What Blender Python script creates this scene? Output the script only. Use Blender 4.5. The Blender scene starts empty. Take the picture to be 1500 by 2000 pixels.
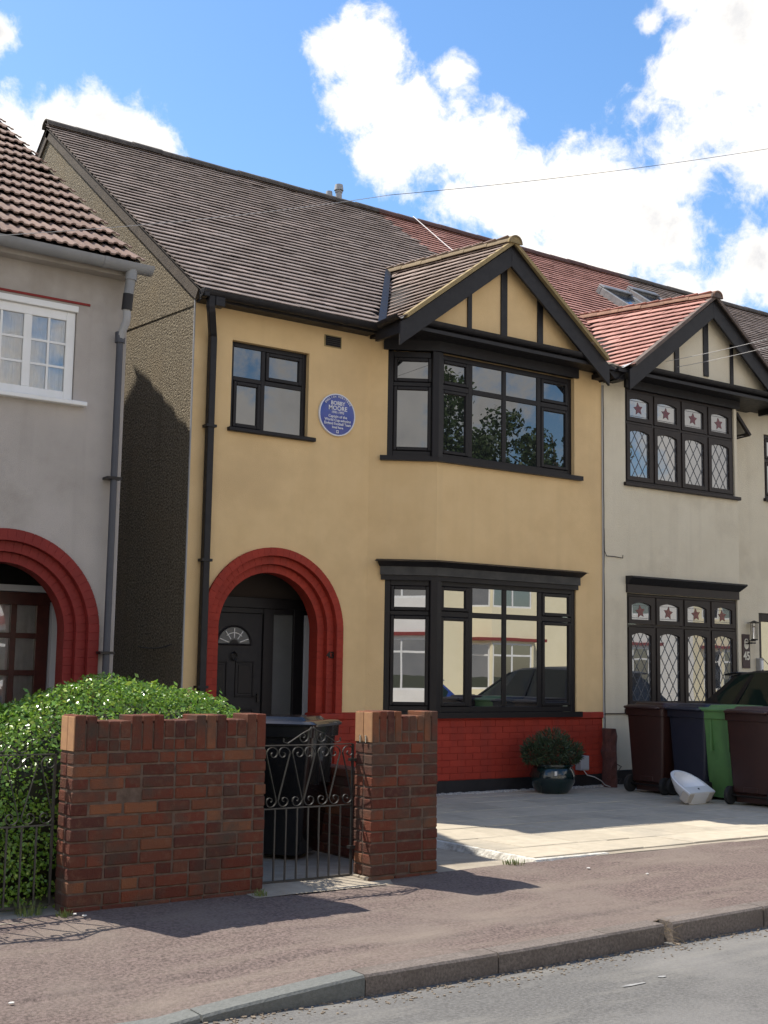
import bpy, bmesh, math, random
from mathutils import Vector, Matrix
R = math.radians
random.seed(11)
scene = bpy.context.scene
col = scene.collection

# ------------------------------------------------------------------ camera
F_PX, YAW, PIT, ROL = 2475.0, R(35.0), R(7.13), R(0.905)
CAM = Vector((0, 0, 1.5))
_f = Vector((math.sin(YAW)*math.cos(PIT), math.cos(YAW)*math.cos(PIT), math.sin(PIT)))
_r = Vector((math.cos(YAW), -math.sin(YAW), 0))
_u = _r.cross(_f)
_r2 = _r*math.cos(ROL) + _u*math.sin(ROL)
_u2 = -_r*math.sin(ROL) + _u*math.cos(ROL)
cam_d = bpy.data.cameras.new('camera')
cam = bpy.data.objects.new('camera', cam_d)
col.objects.link(cam)
M = Matrix((_r2, _u2, -_f)).transposed().to_4x4()
M.translation = CAM
cam.matrix_world = M
cam_d.sensor_fit = 'VERTICAL'
cam_d.sensor_height = 36
cam_d.lens = F_PX/2000*36
cam_d.clip_end = 2000
scene.camera = cam
def pix_dir(x, y):
    return (_f + _r2*((x-750)/F_PX) - _u2*((y-1000)/F_PX)).normalized()

# ------------------------------------------------------------------ light
SUN = Vector((-.37, .69, 1.15)).normalized()
EL = math.asin(SUN.z)
AZ = math.atan2(SUN.x, SUN.y)
sd = bpy.data.lights.new('sun', 'SUN')
sd.energy = 4.8
sd.angle = R(.53)
sd.color = (1, .93, .82)
so = bpy.data.objects.new('sun', sd)
col.objects.link(so)
so.rotation_euler = SUN.to_track_quat('Z', 'Y').to_euler()
so.location = (0, 0, 40)
scene.view_settings.view_transform = 'Standard'
scene.view_settings.look = 'None'
scene.view_settings.exposure = 0.6
scene.view_settings.gamma = 1
scene.view_settings.use_curve_mapping = False

world = bpy.data.worlds.new('World')
scene.world = world
world.use_nodes = True
wt = world.node_tree
for n in list(wt.nodes):
    wt.nodes.remove(n)
def wn(t, **k):
    n = wt.nodes.new(t)
    for a, b in k.items():
        setattr(n, a, b)
    return n
def wm(op, a, b=None, c=None, clamp=False):
    n = wn('ShaderNodeMath', operation=op, use_clamp=clamp)
    for i, v in enumerate((a, b, c)):
        if v is None:
            continue
        if isinstance(v, (int, float)):
            n.inputs[i].default_value = v
        else:
            wt.links.new(v, n.inputs[i])
    return n.outputs[0]
w_out = wn('ShaderNodeOutputWorld')
w_bg = wn('ShaderNodeBackground')
w_bg.inputs[1].default_value = 0.15
sky = wn('ShaderNodeTexSky', sky_type='NISHITA')
sky.sun_disc = False
sky.sun_elevation = EL
sky.sun_rotation = AZ
sky.air_density = 1.0
sky.dust_density = .6
sky.ozone_density = 1.6
tc = wn('ShaderNodeTexCoord')
DIR = tc.outputs['Generated']
def wnoise(scale, detail, rough, off=(0, 0, 0), dist=0.0):
    mp = wn('ShaderNodeMapping')
    mp.inputs['Location'].default_value = off
    wt.links.new(DIR, mp.inputs['Vector'])
    n = wn('ShaderNodeTexNoise')
    n.inputs['Scale'].default_value = scale
    n.inputs['Detail'].default_value = detail
    n.inputs['Roughness'].default_value = rough
    n.inputs['Distortion'].default_value = dist
    wt.links.new(mp.outputs[0], n.inputs['Vector'])
    return n.outputs['Fac']
# cumulus: a field of cloud centres (those of this afternoon, in world directions) broken up by noise
BLOBS = [(640, 110, 60), (690, 70, 55), (740, 130, 100), (700, 190, 75), (800, 210, 105), (880, 150, 60), (850, 270, 110),
         (760, 300, 70), (940, 300, 110), (1010, 380, 130), (1130, 370, 110), (1240, 400, 130), (900, 400, 80),
         (1330, 330, 100), (1300, 470, 120), (1180, 480, 120), (1400, 250, 130), (1330, 160, 85), (1430, 110, 140), (1470, 300, 110),
         (1440, 20, 120), (1265, 50, 30), (1520, 180, 120), (1480, 510, 105), (1420, 560, 60), (1560, 430, 80), (1330, 560, 60),
         (110, 235, 75), (190, 225, 65), (260, 250, 65), (310, 285, 45), (30, 250, 70), (-5, 60, 48), (160, 290, 90)]
field = None
for bx_, by_, br_ in BLOBS:
    d = pix_dir(bx_, by_)
    vd = wn('ShaderNodeVectorMath', operation='DISTANCE')
    wt.links.new(DIR, vd.inputs[0])
    vd.inputs[1].default_value = d
    g = wm('SUBTRACT', 1.0, wm('MULTIPLY', vd.outputs['Value'], F_PX/(br_*1.22)))
    field = g if field is None else wm('SMOOTH_MAX', field, g, .12)
# unseen sky: broken cloud made denser low and thinner overhead, to balance fill light
vc = wn('ShaderNodeVectorMath', operation='DISTANCE')
wt.links.new(DIR, vc.inputs[0])
vc.inputs[1].default_value = pix_dir(750, 450)
outside = wm('MULTIPLY_ADD', vc.outputs['Value'], 4.0, -1.75, clamp=True)
far = wm('MULTIPLY_ADD', wnoise(2.3, 3, .5, (3.1, 1.7, .4)), 4.6, -1.85)
sepz = wn('ShaderNodeSeparateXYZ')
wt.links.new(DIR, sepz.inputs[0])
far = wm('ADD', far, wm('MULTIPLY_ADD', sepz.outputs['Z'], -1.7, .75))
far = wm('ADD', far, wm('MULTIPLY', wm('SUBTRACT', 1.0, outside), -4.0))
field = wm('MAXIMUM', wm('MAXIMUM', field, -1.0), far)
field = wm('ADD', field, wm('MULTIPLY_ADD', wnoise(11, 10, .64, (0, 0, 0), .2), 2.9, -1.47))
field = wm('ADD', field, wm('MULTIPLY_ADD', wnoise(40, 9, .66, (5, 2, 1), .4), 1.3, -.65))
sm = wn('ShaderNodeMapRange', interpolation_type='SMOOTHSTEP')
sm.inputs['From Min'].default_value = .04
sm.inputs['From Max'].default_value = .72
wt.links.new(field, sm.inputs['Value'])
mask = sm.outputs['Result']
sh = wn('ShaderNodeMapRange', interpolation_type='SMOOTHSTEP')
sh.inputs['From Min'].default_value = .36
sh.inputs['From Max'].default_value = .64
wt.links.new(wnoise(6.5, 7, .55, (9, 4, 2), .2), sh.inputs['Value'])
cc = wn('ShaderNodeMix', data_type='RGBA')
cc.inputs['A'].default_value = (5.9, 5.65, 5.3, 1)
cc.inputs['B'].default_value = (3.25, 3.3, 3.45, 1)
thick = wm('MULTIPLY', sh.outputs['Result'], wm('MULTIPLY_ADD', field, 1.1, -.35, clamp=True))
wt.links.new(thick, cc.inputs['Factor'])
hs = wn('ShaderNodeHueSaturation')
hs.inputs['Saturation'].default_value = 1.22
hs.inputs['Value'].default_value = .95
wt.links.new(sky.outputs[0], hs.inputs['Color'])
mx = wn('ShaderNodeMix', data_type='RGBA')
wt.links.new(mask, mx.inputs['Factor'])
wt.links.new(hs.outputs[0], mx.inputs['A'])
wt.links.new(cc.outputs['Result'], mx.inputs['B'])
wt.links.new(mx.outputs['Result'], w_bg.inputs[0])
wt.links.new(w_bg.outputs[0], w_out.inputs[0])

# ------------------------------------------------------------------ materials
MATS = {}
def mk(name, c1, c2=None, rough=.8, nscale=5, ndet=6, nlo=.35, nhi=.65, bump=0, bscale=80, metal=0, spec=.5, rnd=0,
       ramp=None, ior=None, rvar=0, bdist=.01, c3=None, c3scale=1.2, c3lo=.5, c3hi=.75, coat=0, trans=0, bdet=4, stretch=None):
    m = bpy.data.materials.new(name)
    m.use_nodes = True
    nt = m.node_tree
    b = nt.nodes['Principled BSDF']
    L = nt.links.new
    geo = nt.nodes.new('ShaderNodeNewGeometry')
    pos = geo.outputs['Position']
    if stretch:
        mp = nt.nodes.new('ShaderNodeMapping')
        mp.inputs['Scale'].default_value = stretch
        L(pos, mp.inputs['Vector'])
        pos = mp.outputs[0]
    def noise(s, d=6, r=.6):
        n = nt.nodes.new('ShaderNodeTexNoise')
        n.inputs['Scale'].default_value = s
        n.inputs['Detail'].default_value = d
        n.inputs['Roughness'].default_value = r
        L(pos, n.inputs['Vector'])
        return n.outputs['Fac']
    def mrange(v, lo, hi, a=0, bb=1):
        n = nt.nodes.new('ShaderNodeMapRange')
        n.inputs['From Min'].default_value = lo
        n.inputs['From Max'].default_value = hi
        n.inputs['To Min'].default_value = a
        n.inputs['To Max'].default_value = bb
        L(v, n.inputs['Value'])
        return n.outputs['Result']
    def mix(f, a, bb, mode='MIX'):
        n = nt.nodes.new('ShaderNodeMix')
        n.data_type = 'RGBA'
        n.blend_type = mode
        for k, v in (('Factor', f), ('A', a), ('B', bb)):
            if isinstance(v, (int, float)):
                n.inputs[k].default_value = v
            elif isinstance(v, tuple):
                n.inputs[k].default_value = (*v[:3], 1)
            else:
                L(v, n.inputs[k])
        return n.outputs['Result']
    oi = nt.nodes.new('ShaderNodeObjectInfo')
    ad = nt.nodes.new('ShaderNodeMath')
    ad.operation = 'ADD'
    L(oi.outputs['Random'], ad.inputs[0])
    L(geo.outputs['Random Per Island'], ad.inputs[1])
    fr = nt.nodes.new('ShaderNodeMath')
    fr.operation = 'FRACT'
    L(ad.outputs[0], fr.inputs[0])
    rand = fr.outputs[0]
    base = c1
    if ramp:
        cr = nt.nodes.new('ShaderNodeValToRGB')
        cr.color_ramp.interpolation = 'LINEAR'
        els = cr.color_ramp.elements
        while len(els) < len(ramp):
            els.new(.5)
        for i, c in enumerate(ramp):
            els[i].position = i/(len(ramp)-1)
            els[i].color = (*c, 1)
        L(rand, cr.inputs['Fac'])
        base = cr.outputs['Color']
        if c2:
            base = mix(mrange(noise(nscale, ndet), nlo, nhi, 0, .75), base, c2)
    elif c2:
        base = mix(mrange(noise(nscale, ndet), nlo, nhi), c1, c2)
    if c3:
        base = mix(mrange(noise(c3scale, 5), c3lo, c3hi), base, c3)
    if rnd:
        v = mrange(rand, 0, 1, 1-rnd, 1+rnd)
        cmb = nt.nodes.new('ShaderNodeCombineColor')
        for i in range(3):
            L(v, cmb.inputs[i])
        base = mix(1.0, base, cmb.outputs[0], 'MULTIPLY')
    if isinstance(base, tuple):
        b.inputs['Base Color'].default_value = (*base[:3], 1)
    else:
        L(base, b.inputs['Base Color'])
    if rvar:
        L(mrange(noise(nscale*1.7+3, 4), .3, .7, rough-rvar, rough+rvar), b.inputs['Roughness'])
    else:
        b.inputs['Roughness'].default_value = rough
    b.inputs['Metallic'].default_value = metal
    b.inputs['Specular IOR Level'].default_value = spec
    b.inputs['Coat Weight'].default_value = coat
    if ior:
        b.inputs['IOR'].default_value = ior
    if trans:
        b.inputs['Transmission Weight'].default_value = trans
    if bump:
        bp = nt.nodes.new('ShaderNodeBump')
        bp.inputs['Strength'].default_value = bump
        bp.inputs['Distance'].default_value = bdist
        L(noise(bscale, bdet, .55), bp.inputs['Height'])
        L(bp.outputs[0], b.inputs['Normal'])
    MATS[name] = m
    return m

mk('yellow_render', (.735, .53, .28), (.69, .49, .252), spec=.2, rough=.9, nscale=2.4, bump=.6, bscale=90, bdist=.005, c3=(.61, .435, .235), c3scale=.6, c3lo=.5, c3hi=.8)
mk('cream_render', (.70, .63, .485), (.65, .58, .44), spec=.2, rough=.92, nscale=2.2, bump=.8, bscale=55, bdist=.008, c3=(.53, .465, .35), c3scale=1.1, c3lo=.55, c3hi=.85)
mk('grey_render', (.45, .412, .38), (.38, .348, .318), spec=.2, rough=.95, nscale=1.4, bump=.9, bscale=120, bdist=.006, c3=(.27, .235, .19), c3scale=.7, c3lo=.5, c3hi=.8)
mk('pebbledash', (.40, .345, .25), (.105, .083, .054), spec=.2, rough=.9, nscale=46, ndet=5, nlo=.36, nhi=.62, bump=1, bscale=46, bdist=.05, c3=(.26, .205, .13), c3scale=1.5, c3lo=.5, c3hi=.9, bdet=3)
mk('verge_mortar', (.105, .084, .064), (.07, .055, .043), rough=.95, nscale=9, bump=.6, bscale=60)
mk('black_paint', (.016, .015, .017), (.021, .020, .022), rough=.5, spec=.28, nscale=9, bump=.12, bscale=40, bdist=.003, rvar=.08)
mk('black_frame', (.013, .0115, .013), rough=.4, spec=.25, rvar=.05, bump=.05, bscale=20, bdist=.002)
mk('brown_frame', (.026, .018, .016), (.020, .015, .0135), rough=.45, spec=.3, nscale=9, bump=.1, bscale=50, bdist=.002)
mk('weathered_black', (.05, .047, .043), (.02, .02, .019), rough=.6, nscale=7, bump=.15, bscale=60, bdist=.003)
mk('red_paint', (.335, .038, .022), (.295, .033, .020), spec=.2, rough=.55, nscale=6, bump=.35, bscale=90, bdist=.004, rnd=.06, c3=(.22, .028, .018), c3scale=2.2, c3lo=.52, c3hi=.85)
mk('maroon_paint', (.22, .026, .022), (.19, .022, .019), spec=.2, rough=.5, nscale=6, bump=.3, bscale=90, bdist=.004, rnd=.06)
mk('brick', (.2, .06, .04), (.16, .085, .055), spec=.2, rough=.9, nscale=26, nlo=.5, nhi=.8, bump=.8, bscale=120, bdist=.010, rnd=.18,
   ramp=[(.155, .042, .026), (.10, .033, .024), (.135, .046, .030), (.082, .033, .027), (.17, .053, .029), (.118, .034, .023), (.13, .057, .036), (.095, .036, .024), (.20, .082, .040), (.118, .036, .024)],
   c3=(.075, .055, .042), c3scale=5, c3lo=.47, c3hi=.72)
mk('sunlit_brick', (.42, .235, .12), (.36, .20, .11), spec=.2, rough=.9, nscale=20, bump=.4, bscale=120, bdist=.005, rnd=.12)  # brick colour with sunlight put in, for the left end faces
mk('mortar', (.15, .108, .084), (.085, .06, .046), spec=.2, rough=.95, nscale=12, bump=.6, bscale=90, bdist=.006)
mk('tile_brown', (.1, .08, .07), (.155, .13, .11), spec=.2, rough=.88, nscale=14, nlo=.5, nhi=.8, bump=.5, bscale=60, bdist=.006, rnd=.2,
   ramp=[(.27, .22, .195), (.235, .188, .165), (.285, .235, .21), (.25, .205, .185), (.215, .17, .15), (.275, .222, .198)], c3=(.16, .13, .11), c3scale=1.8, c3lo=.52, c3hi=.85)
mk('tile_bay', (.1, .08, .07), (.24, .20, .17), spec=.2, rough=.88, nscale=16, nlo=.5, nhi=.8, bump=.5, bscale=60, bdist=.006, rnd=.2,
   ramp=[(.33, .255, .215), (.28, .215, .18), (.35, .275, .235), (.30, .235, .20), (.25, .19, .16)], c3=(.16, .13, .105), c3scale=2.4, c3lo=.52, c3hi=.85)
mk('tile_red', (.2, .06, .045), (.25, .115, .09), spec=.2, rough=.85, nscale=12, nlo=.5, nhi=.85, bump=.4, bscale=60, bdist=.006, rnd=.14,
   ramp=[(.42, .225, .188), (.375, .195, .163), (.445, .245, .205), (.39, .205, .172)])
mk('tile_concrete', (.19, .125, .10), (.25, .18, .15), spec=.2, rough=.9, nscale=12, bump=.5, bscale=90, bdist=.005, rnd=.09,
   ramp=[(.205, .138, .112), (.185, .122, .10), (.225, .155, .128)])
mk('ridge_dark', (.06, .05, .042), (.10, .085, .07), rough=.92, nscale=10, bump=.6, bscale=60, bdist=.008, rnd=.15)
mk('ridge_red', (.085, .045, .038), (.12, .06, .048), rough=.9, nscale=8, bump=.5, bscale=60, rnd=.12)
mk('ridge_buff', (.235, .175, .105), (.20, .15, .085), rough=.9, nscale=9, bump=.5, bscale=60, rnd=.12)
mk('ridge_terra', (.30, .17, .115), (.23, .13, .09), rough=.9, nscale=9, bump=.5, bscale=60, rnd=.12)
mk('verge_buff', (.34, .255, .12), (.26, .195, .095), rough=.9, nscale=7, bump=.4, bscale=70)
mk('verge_grey', (.16, .125, .105), (.10, .075, .065), rough=.9, nscale=8, bump=.5, bscale=70)
mk('roof_deck', (.018, .013, .011), rough=.95)
mk('lead', (.12, .125, .13), (.2, .2, .2), rough=.5, nscale=9, bump=.2, bscale=30)
mk('bright_lead', (.55, .55, .53), (.3, .3, .29), rough=.4, nscale=14, bump=.3, bscale=30)
mk('gutter_grey', (.26, .265, .27), (.22, .225, .235), rough=.5, nscale=4, c3=(.17, .16, .14), c3scale=3, c3lo=.55, c3hi=.8)
mk('pipe_grey', (.055, .058, .072), (.042, .045, .056), rough=.5, nscale=4)
mk('pipe_pale', (.33, .33, .335), rough=.5)
mk('upvc', (.78, .78, .77), (.73, .73, .71), rough=.35, nscale=5)
mk('white_wall', (.55, .56, .60), rough=.8)
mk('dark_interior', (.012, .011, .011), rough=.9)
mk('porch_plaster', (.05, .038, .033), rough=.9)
mk('grey_panel', (.10, .105, .105), (.085, .088, .09), rough=.35)
mk('chrome', (.5, .5, .5), rough=.25, metal=1)
mk('dark_metal', (.022, .02, .02), rough=.35, metal=.6)
mk('iron', (.02, .02, .021), (.03, .028, .026), rough=.32, nscale=30, spec=.7, bump=.2, bscale=90, bdist=.002)
mk('curtain', (.72, .73, .76), (.62, .63, .66), rough=.9, nscale=14)
mk('timber_red', (.075, .018, .014), (.05, .013, .011), rough=.4, nscale=12)
mk('plaque_blue', (.035, .065, .33), (.03, .055, .28), rough=.3, nscale=5, coat=.3)
mk('plaque_white', (.72, .72, .76), rough=.4)
mk('sign_brown', (.05, .025, .025), rough=.5)
mk('sign_cream', (.7, .66, .55), rough=.6)
mk('star_red', (.16, .022, .03), (.10, .015, .02), rough=.2, nscale=30)
mk('lead_came', (.13, .135, .145), rough=.5)
mk('tarmac_red', (.21, .16, .143), (.085, .066, .058), spec=.2, rough=.95, nscale=55, ndet=6, bump=.9, bscale=170, bdist=.006, c3=(.20, .165, .14), c3scale=.9, c3lo=.48, c3hi=.75)
mk('asphalt', (.165, .161, .153), (.095, .092, .088), spec=.2, rough=.95, nscale=60, ndet=6, bump=.8, bscale=170, bdist=.006, c3=(.22, .213, .20), c3scale=.5, c3lo=.45, c3hi=.7)
mk('road_dirt', (.27, .215, .155), (.16, .13, .10), rough=1, nscale=30, bump=.8, bscale=90)
mk('road_paint', (.36, .355, .34), (.2, .2, .2), rough=.8, nscale=30)
mk('granite', (.20, .17, .15), (.115, .097, .085), spec=.2, rough=.85, nscale=60, bump=.6, bscale=70, bdist=.006, rnd=.12, c3=(.125, .105, .09), c3scale=4, c3lo=.5, c3hi=.7)
mk('kerb_concrete', (.16, .165, .155), (.12, .125, .115), rough=.9, nscale=40, bump=.5, bscale=80, rnd=.06)
mk('slab', (.47, .415, .325), (.40, .355, .275), spec=.2, rough=.9, nscale=9, bump=.5, bscale=90, bdist=.005, rnd=.09, c3=(.30, .275, .23), c3scale=1.7, c3lo=.52, c3hi=.8)
mk('slab_bed', (.24, .22, .185), (.17, .155, .13), rough=.95, nscale=14, bump=.6, bscale=50)
mk('concrete', (.38, .335, .265), (.30, .26, .205), spec=.2, rough=.95, nscale=7, bump=.6, bscale=60, bdist=.008, c3=(.23, .20, .16), c3scale=1.5, c3lo=.52, c3hi=.8)
mk('white_concrete', (.58, .56, .50), (.33, .31, .27), rough=.9, nscale=9, nlo=.45, nhi=.62, bump=.9, bscale=35, bdist=.02)
mk('gravel', (.5, .49, .47), (.33, .32, .31), rough=.9, nscale=60, rnd=.2)
mk('soil', (.07, .05, .035), (.11, .085, .06), rough=1, nscale=9, bump=.8, bscale=30)
mk('grass_ground', (.07, .10, .03), (.10, .09, .045), rough=1, nscale=2)
mk('hedge_leaf', (.07, .15, .02), rough=.26, spec=.6, rnd=.3,
   ramp=[(.11, .23, .024), (.18, .33, .04), (.14, .28, .03), (.22, .36, .05), (.12, .25, .026), (.31, .38, .07)])
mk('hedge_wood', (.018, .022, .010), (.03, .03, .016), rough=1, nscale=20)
mk('conifer_leaf', (.03, .055, .025), rough=.6, rnd=.3, ramp=[(.028, .05, .022), (.045, .07, .03), (.02, .04, .018), (.05, .075, .028)])
mk('tree_leaf', (.05, .09, .025), rough=.5, rnd=.3, ramp=[(.04, .08, .02), (.07, .11, .03), (.05, .09, .024), (.09, .12, .035)])
mk('weed', (.13, .2, .04), (.18, .19, .07), rough=.7, nscale=20)
mk('dry_stem', (.2, .15, .09), rough=.9)
mk('bark', (.10, .075, .05), (.06, .045, .03), rough=.95, nscale=20, bump=.8, bscale=30)
mk('bin_black', (.012, .012, .0135), (.017, .017, .0185), rough=.22, coat=.4, nscale=8, bump=.15, bscale=120, bdist=.002)
mk('bin_brown', (.036, .012, .0095), (.028, .010, .008), rough=.45, nscale=6, bump=.15, bscale=120, bdist=.002)
mk('bin_brown_pale', (.085, .04, .032), (.068, .032, .026), rough=.5, nscale=6, bump=.15, bscale=120, bdist=.002)
mk('bin_blue', (.014, .017, .032), (.018, .021, .036), rough=.45, nscale=6, bump=.15, bscale=120, bdist=.002)
mk('bin_green', (.125, .27, .09), (.105, .235, .08), rough=.45, nscale=6, bump=.15, bscale=120, bdist=.002, c3=(.075, .18, .06), c3scale=5, c3lo=.55, c3hi=.8)
mk('rubber', (.014, .014, .014), rough=.75)
mk('ceramic', (.80, .81, .82), (.76, .77, .78), rough=.12, nscale=6, coat=.3)
mk('raw_ceramic', (.45, .41, .36), rough=.9)
mk('pot_glaze', (.004, .018, .015), (.007, .016, .019), rough=.18, nscale=7, coat=.5)
mk('meter_grey', (.36, .37, .40), rough=.6)
mk('cable_dark', (.05, .045, .04), rough=.6)
mk('cable_pale', (.42, .41, .40), rough=.6)
mk('rope_white', (.75, .74, .72), rough=.8)
mk('broken_brick', (.12, .045, .035), (.085, .035, .03), rough=.95, nscale=12, bump=.8, bscale=40, bdist=.02)
mk('car_black', (.008, .009, .011), rough=.32, coat=0, spec=.3)
mk('car_blue', (.02, .04, .18), rough=.25, coat=.6)
mk('car_silver', (.4, .41, .42), rough=.3, metal=.4, coat=.5)
mk('lamp_red', (.35, .01, .01), rough=.2)
mk('lamp_clear', (.7, .7, .72), rough=.1)
mk('opp_cream', (.80, .73, .52), (.76, .69, .48), rough=.9, nscale=2)
mk('opp_white', (.82, .80, .76), (.76, .74, .70), rough=.9, nscale=2)
mk('opp_red', (.22, .035, .03), rough=.8)
mk('litter', (.75, .73, .68), rough=.8)

def ground_wear(name, spot, dust, ys):
    m = MATS[name]; nt = m.node_tree; L = nt.links.new
    b = nt.nodes['Principled BSDF']
    src = b.inputs['Base Color'].links[0].from_socket
    geo = nt.nodes.new('ShaderNodeNewGeometry')
    vo = nt.nodes.new('ShaderNodeTexVoronoi')
    vo.inputs['Scale'].default_value = 5.5
    L(geo.outputs['Position'], vo.inputs['Vector'])
    a = nt.nodes.new('ShaderNodeMapRange')
    a.inputs['From Min'].default_value = .075; a.inputs['From Max'].default_value = .12
    a.inputs['To Min'].default_value = .55; a.inputs['To Max'].default_value = 0
    L(vo.outputs['Distance'], a.inputs['Value'])
    n1 = nt.nodes.new('ShaderNodeTexNoise'); n1.inputs['Scale'].default_value = 1.1; n1.inputs['Detail'].default_value = 5
    L(geo.outputs['Position'], n1.inputs['Vector'])
    g = nt.nodes.new('ShaderNodeMath'); g.operation = 'GREATER_THAN'; g.inputs[1].default_value = .53
    L(n1.outputs['Fac'], g.inputs[0])
    k = nt.nodes.new('ShaderNodeMath'); k.operation = 'MULTIPLY'
    L(a.outputs[0], k.inputs[0]); L(g.outputs[0], k.inputs[1])
    mx1 = nt.nodes.new('ShaderNodeMix'); mx1.data_type = 'RGBA'
    L(k.outputs[0], mx1.inputs['Factor']); L(src, mx1.inputs['A']); mx1.inputs['B'].default_value = (*spot, 1)
    # dust drifting along the length of the street
    mp = nt.nodes.new('ShaderNodeMapping'); mp.inputs['Scale'].default_value = (.5, 2.6, 1)
    L(geo.outputs['Position'], mp.inputs['Vector'])
    n2 = nt.nodes.new('ShaderNodeTexNoise'); n2.inputs['Scale'].default_value = 1.3; n2.inputs['Detail'].default_value = 7
    n2.inputs['Roughness'].default_value = .65
    L(mp.outputs[0], n2.inputs['Vector'])
    c = nt.nodes.new('ShaderNodeMapRange')
    c.inputs['From Min'].default_value = .50; c.inputs['From Max'].default_value = .72; c.inputs['To Max'].default_value = .7
    L(n2.outputs['Fac'], c.inputs['Value'])
    mx2 = nt.nodes.new('ShaderNodeMix'); mx2.data_type = 'RGBA'
    L(c.outputs[0], mx2.inputs['Factor']); L(mx1.outputs['Result'], mx2.inputs['A']); mx2.inputs['B'].default_value = (*dust, 1)
    L(mx2.outputs['Result'], b.inputs['Base Color'])
ground_wear('tarmac_red', (.10, .08, .072), (.235, .195, .16), 1)
ground_wear('asphalt', (.10, .098, .094), (.24, .23, .205), 1)
def streaks(name, colour, k):
    m = MATS[name]; nt = m.node_tree; L = nt.links.new
    b = nt.nodes['Principled BSDF']
    src = b.inputs['Base Color'].links[0].from_socket
    geo = nt.nodes.new('ShaderNodeNewGeometry')
    mp = nt.nodes.new('ShaderNodeMapping'); mp.inputs['Scale'].default_value = (7, 7, .45)
    L(geo.outputs['Position'], mp.inputs['Vector'])
    n2 = nt.nodes.new('ShaderNodeTexNoise'); n2.inputs['Scale'].default_value = 1.0; n2.inputs['Detail'].default_value = 7
    L(mp.outputs[0], n2.inputs['Vector'])
    c = nt.nodes.new('ShaderNodeMapRange')
    c.inputs['From Min'].default_value = .52; c.inputs['From Max'].default_value = .78; c.inputs['To Max'].default_value = k
    L(n2.outputs['Fac'], c.inputs['Value'])
    mx2 = nt.nodes.new('ShaderNodeMix'); mx2.data_type = 'RGBA'
    L(c.outputs[0], mx2.inputs['Factor']); L(src, mx2.inputs['A']); mx2.inputs['B'].default_value = (*colour, 1)
    L(mx2.outputs['Result'], b.inputs['Base Color'])
streaks('yellow_render', (.55, .40, .22), .22)
streaks('cream_render', (.48, .42, .32), .3)
streaks('grey_render', (.28, .255, .225), .4)
streaks('pebbledash', (.17, .135, .09), .6)
streaks('red_paint', (.17, .03, .024), .6)
streaks('bin_green', (.06, .12, .05), .6)

def glass(name, ior, tint=(.012, .013, .015), warp=.25, rough=.0, see=0.0, wscale=2.2):
    m = bpy.data.materials.new(name)
    m.use_nodes = True
    nt = m.node_tree
    b = nt.nodes['Principled BSDF']
    out = nt.nodes['Material Output']
    b.inputs['Base Color'].default_value = (*tint, 1)
    b.inputs['Roughness'].default_value = rough
    b.inputs['IOR'].default_value = ior
    geo = nt.nodes.new('ShaderNodeNewGeometry')
    n = nt.nodes.new('ShaderNodeTexNoise')
    n.inputs['Scale'].default_value = wscale
    n.inputs['Detail'].default_value = 1
    nt.links.new(geo.outputs['Position'], n.inputs['Vector'])
    bp = nt.nodes.new('ShaderNodeBump')
    bp.inputs['Strength'].default_value = warp
    bp.inputs['Distance'].default_value = .02
    nt.links.new(n.outputs['Fac'], bp.inputs['Height'])
    nt.links.new(bp.outputs[0], b.inputs['Normal'])
    if see:
        tr = nt.nodes.new('ShaderNodeBsdfTransparent')
        mxs = nt.nodes.new('ShaderNodeMixShader')
        fr = nt.nodes.new('ShaderNodeFresnel')
        fr.inputs['IOR'].default_value = ior
        gl = nt.nodes.new('ShaderNodeBsdfGlossy')
        gl.inputs['Roughness'].default_value = rough
        nt.links.new(bp.outputs[0], gl.inputs['Normal'])
        nt.links.new(fr.outputs[0], mxs.inputs[0])
        nt.links.new(tr.outputs[0], mxs.inputs[1])
        nt.links.new(gl.outputs[0], mxs.inputs[2])
        nt.links.new(mxs.outputs[0], out.inputs['Surface'])
    MATS[name] = m
def leafy(name, k):
    nt = MATS[name].node_tree
    b = nt.nodes['Principled BSDF']
    src = b.inputs['Base Color'].links[0].from_socket
    tl = nt.nodes.new('ShaderNodeBsdfTranslucent')
    nt.links.new(src, tl.inputs['Color'])
    ms = nt.nodes.new('ShaderNodeMixShader')
    ms.inputs[0].default_value = k
    nt.links.new(b.outputs[0], ms.inputs[1])
    nt.links.new(tl.outputs[0], ms.inputs[2])
    nt.links.new(ms.outputs[0], nt.nodes['Material Output'].inputs['Surface'])
leafy('hedge_leaf', .25)
leafy('tree_leaf', .35)
glass('pane_glass', 3.9, warp=.014, wscale=1.6)
glass('upper_glass', 2.25, warp=.016, wscale=1.6)
glass('leaded_glass', 2.8, tint=(.07, .072, .078), warp=.03)
glass('clear_glass', 2.2, see=1, warp=.1)
glass('car_glass', 1.35, tint=(.012, .022, .016), warp=.0)
glass('skylight_glass', 3.2, tint=(.05, .07, .1), warp=.05)

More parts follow.
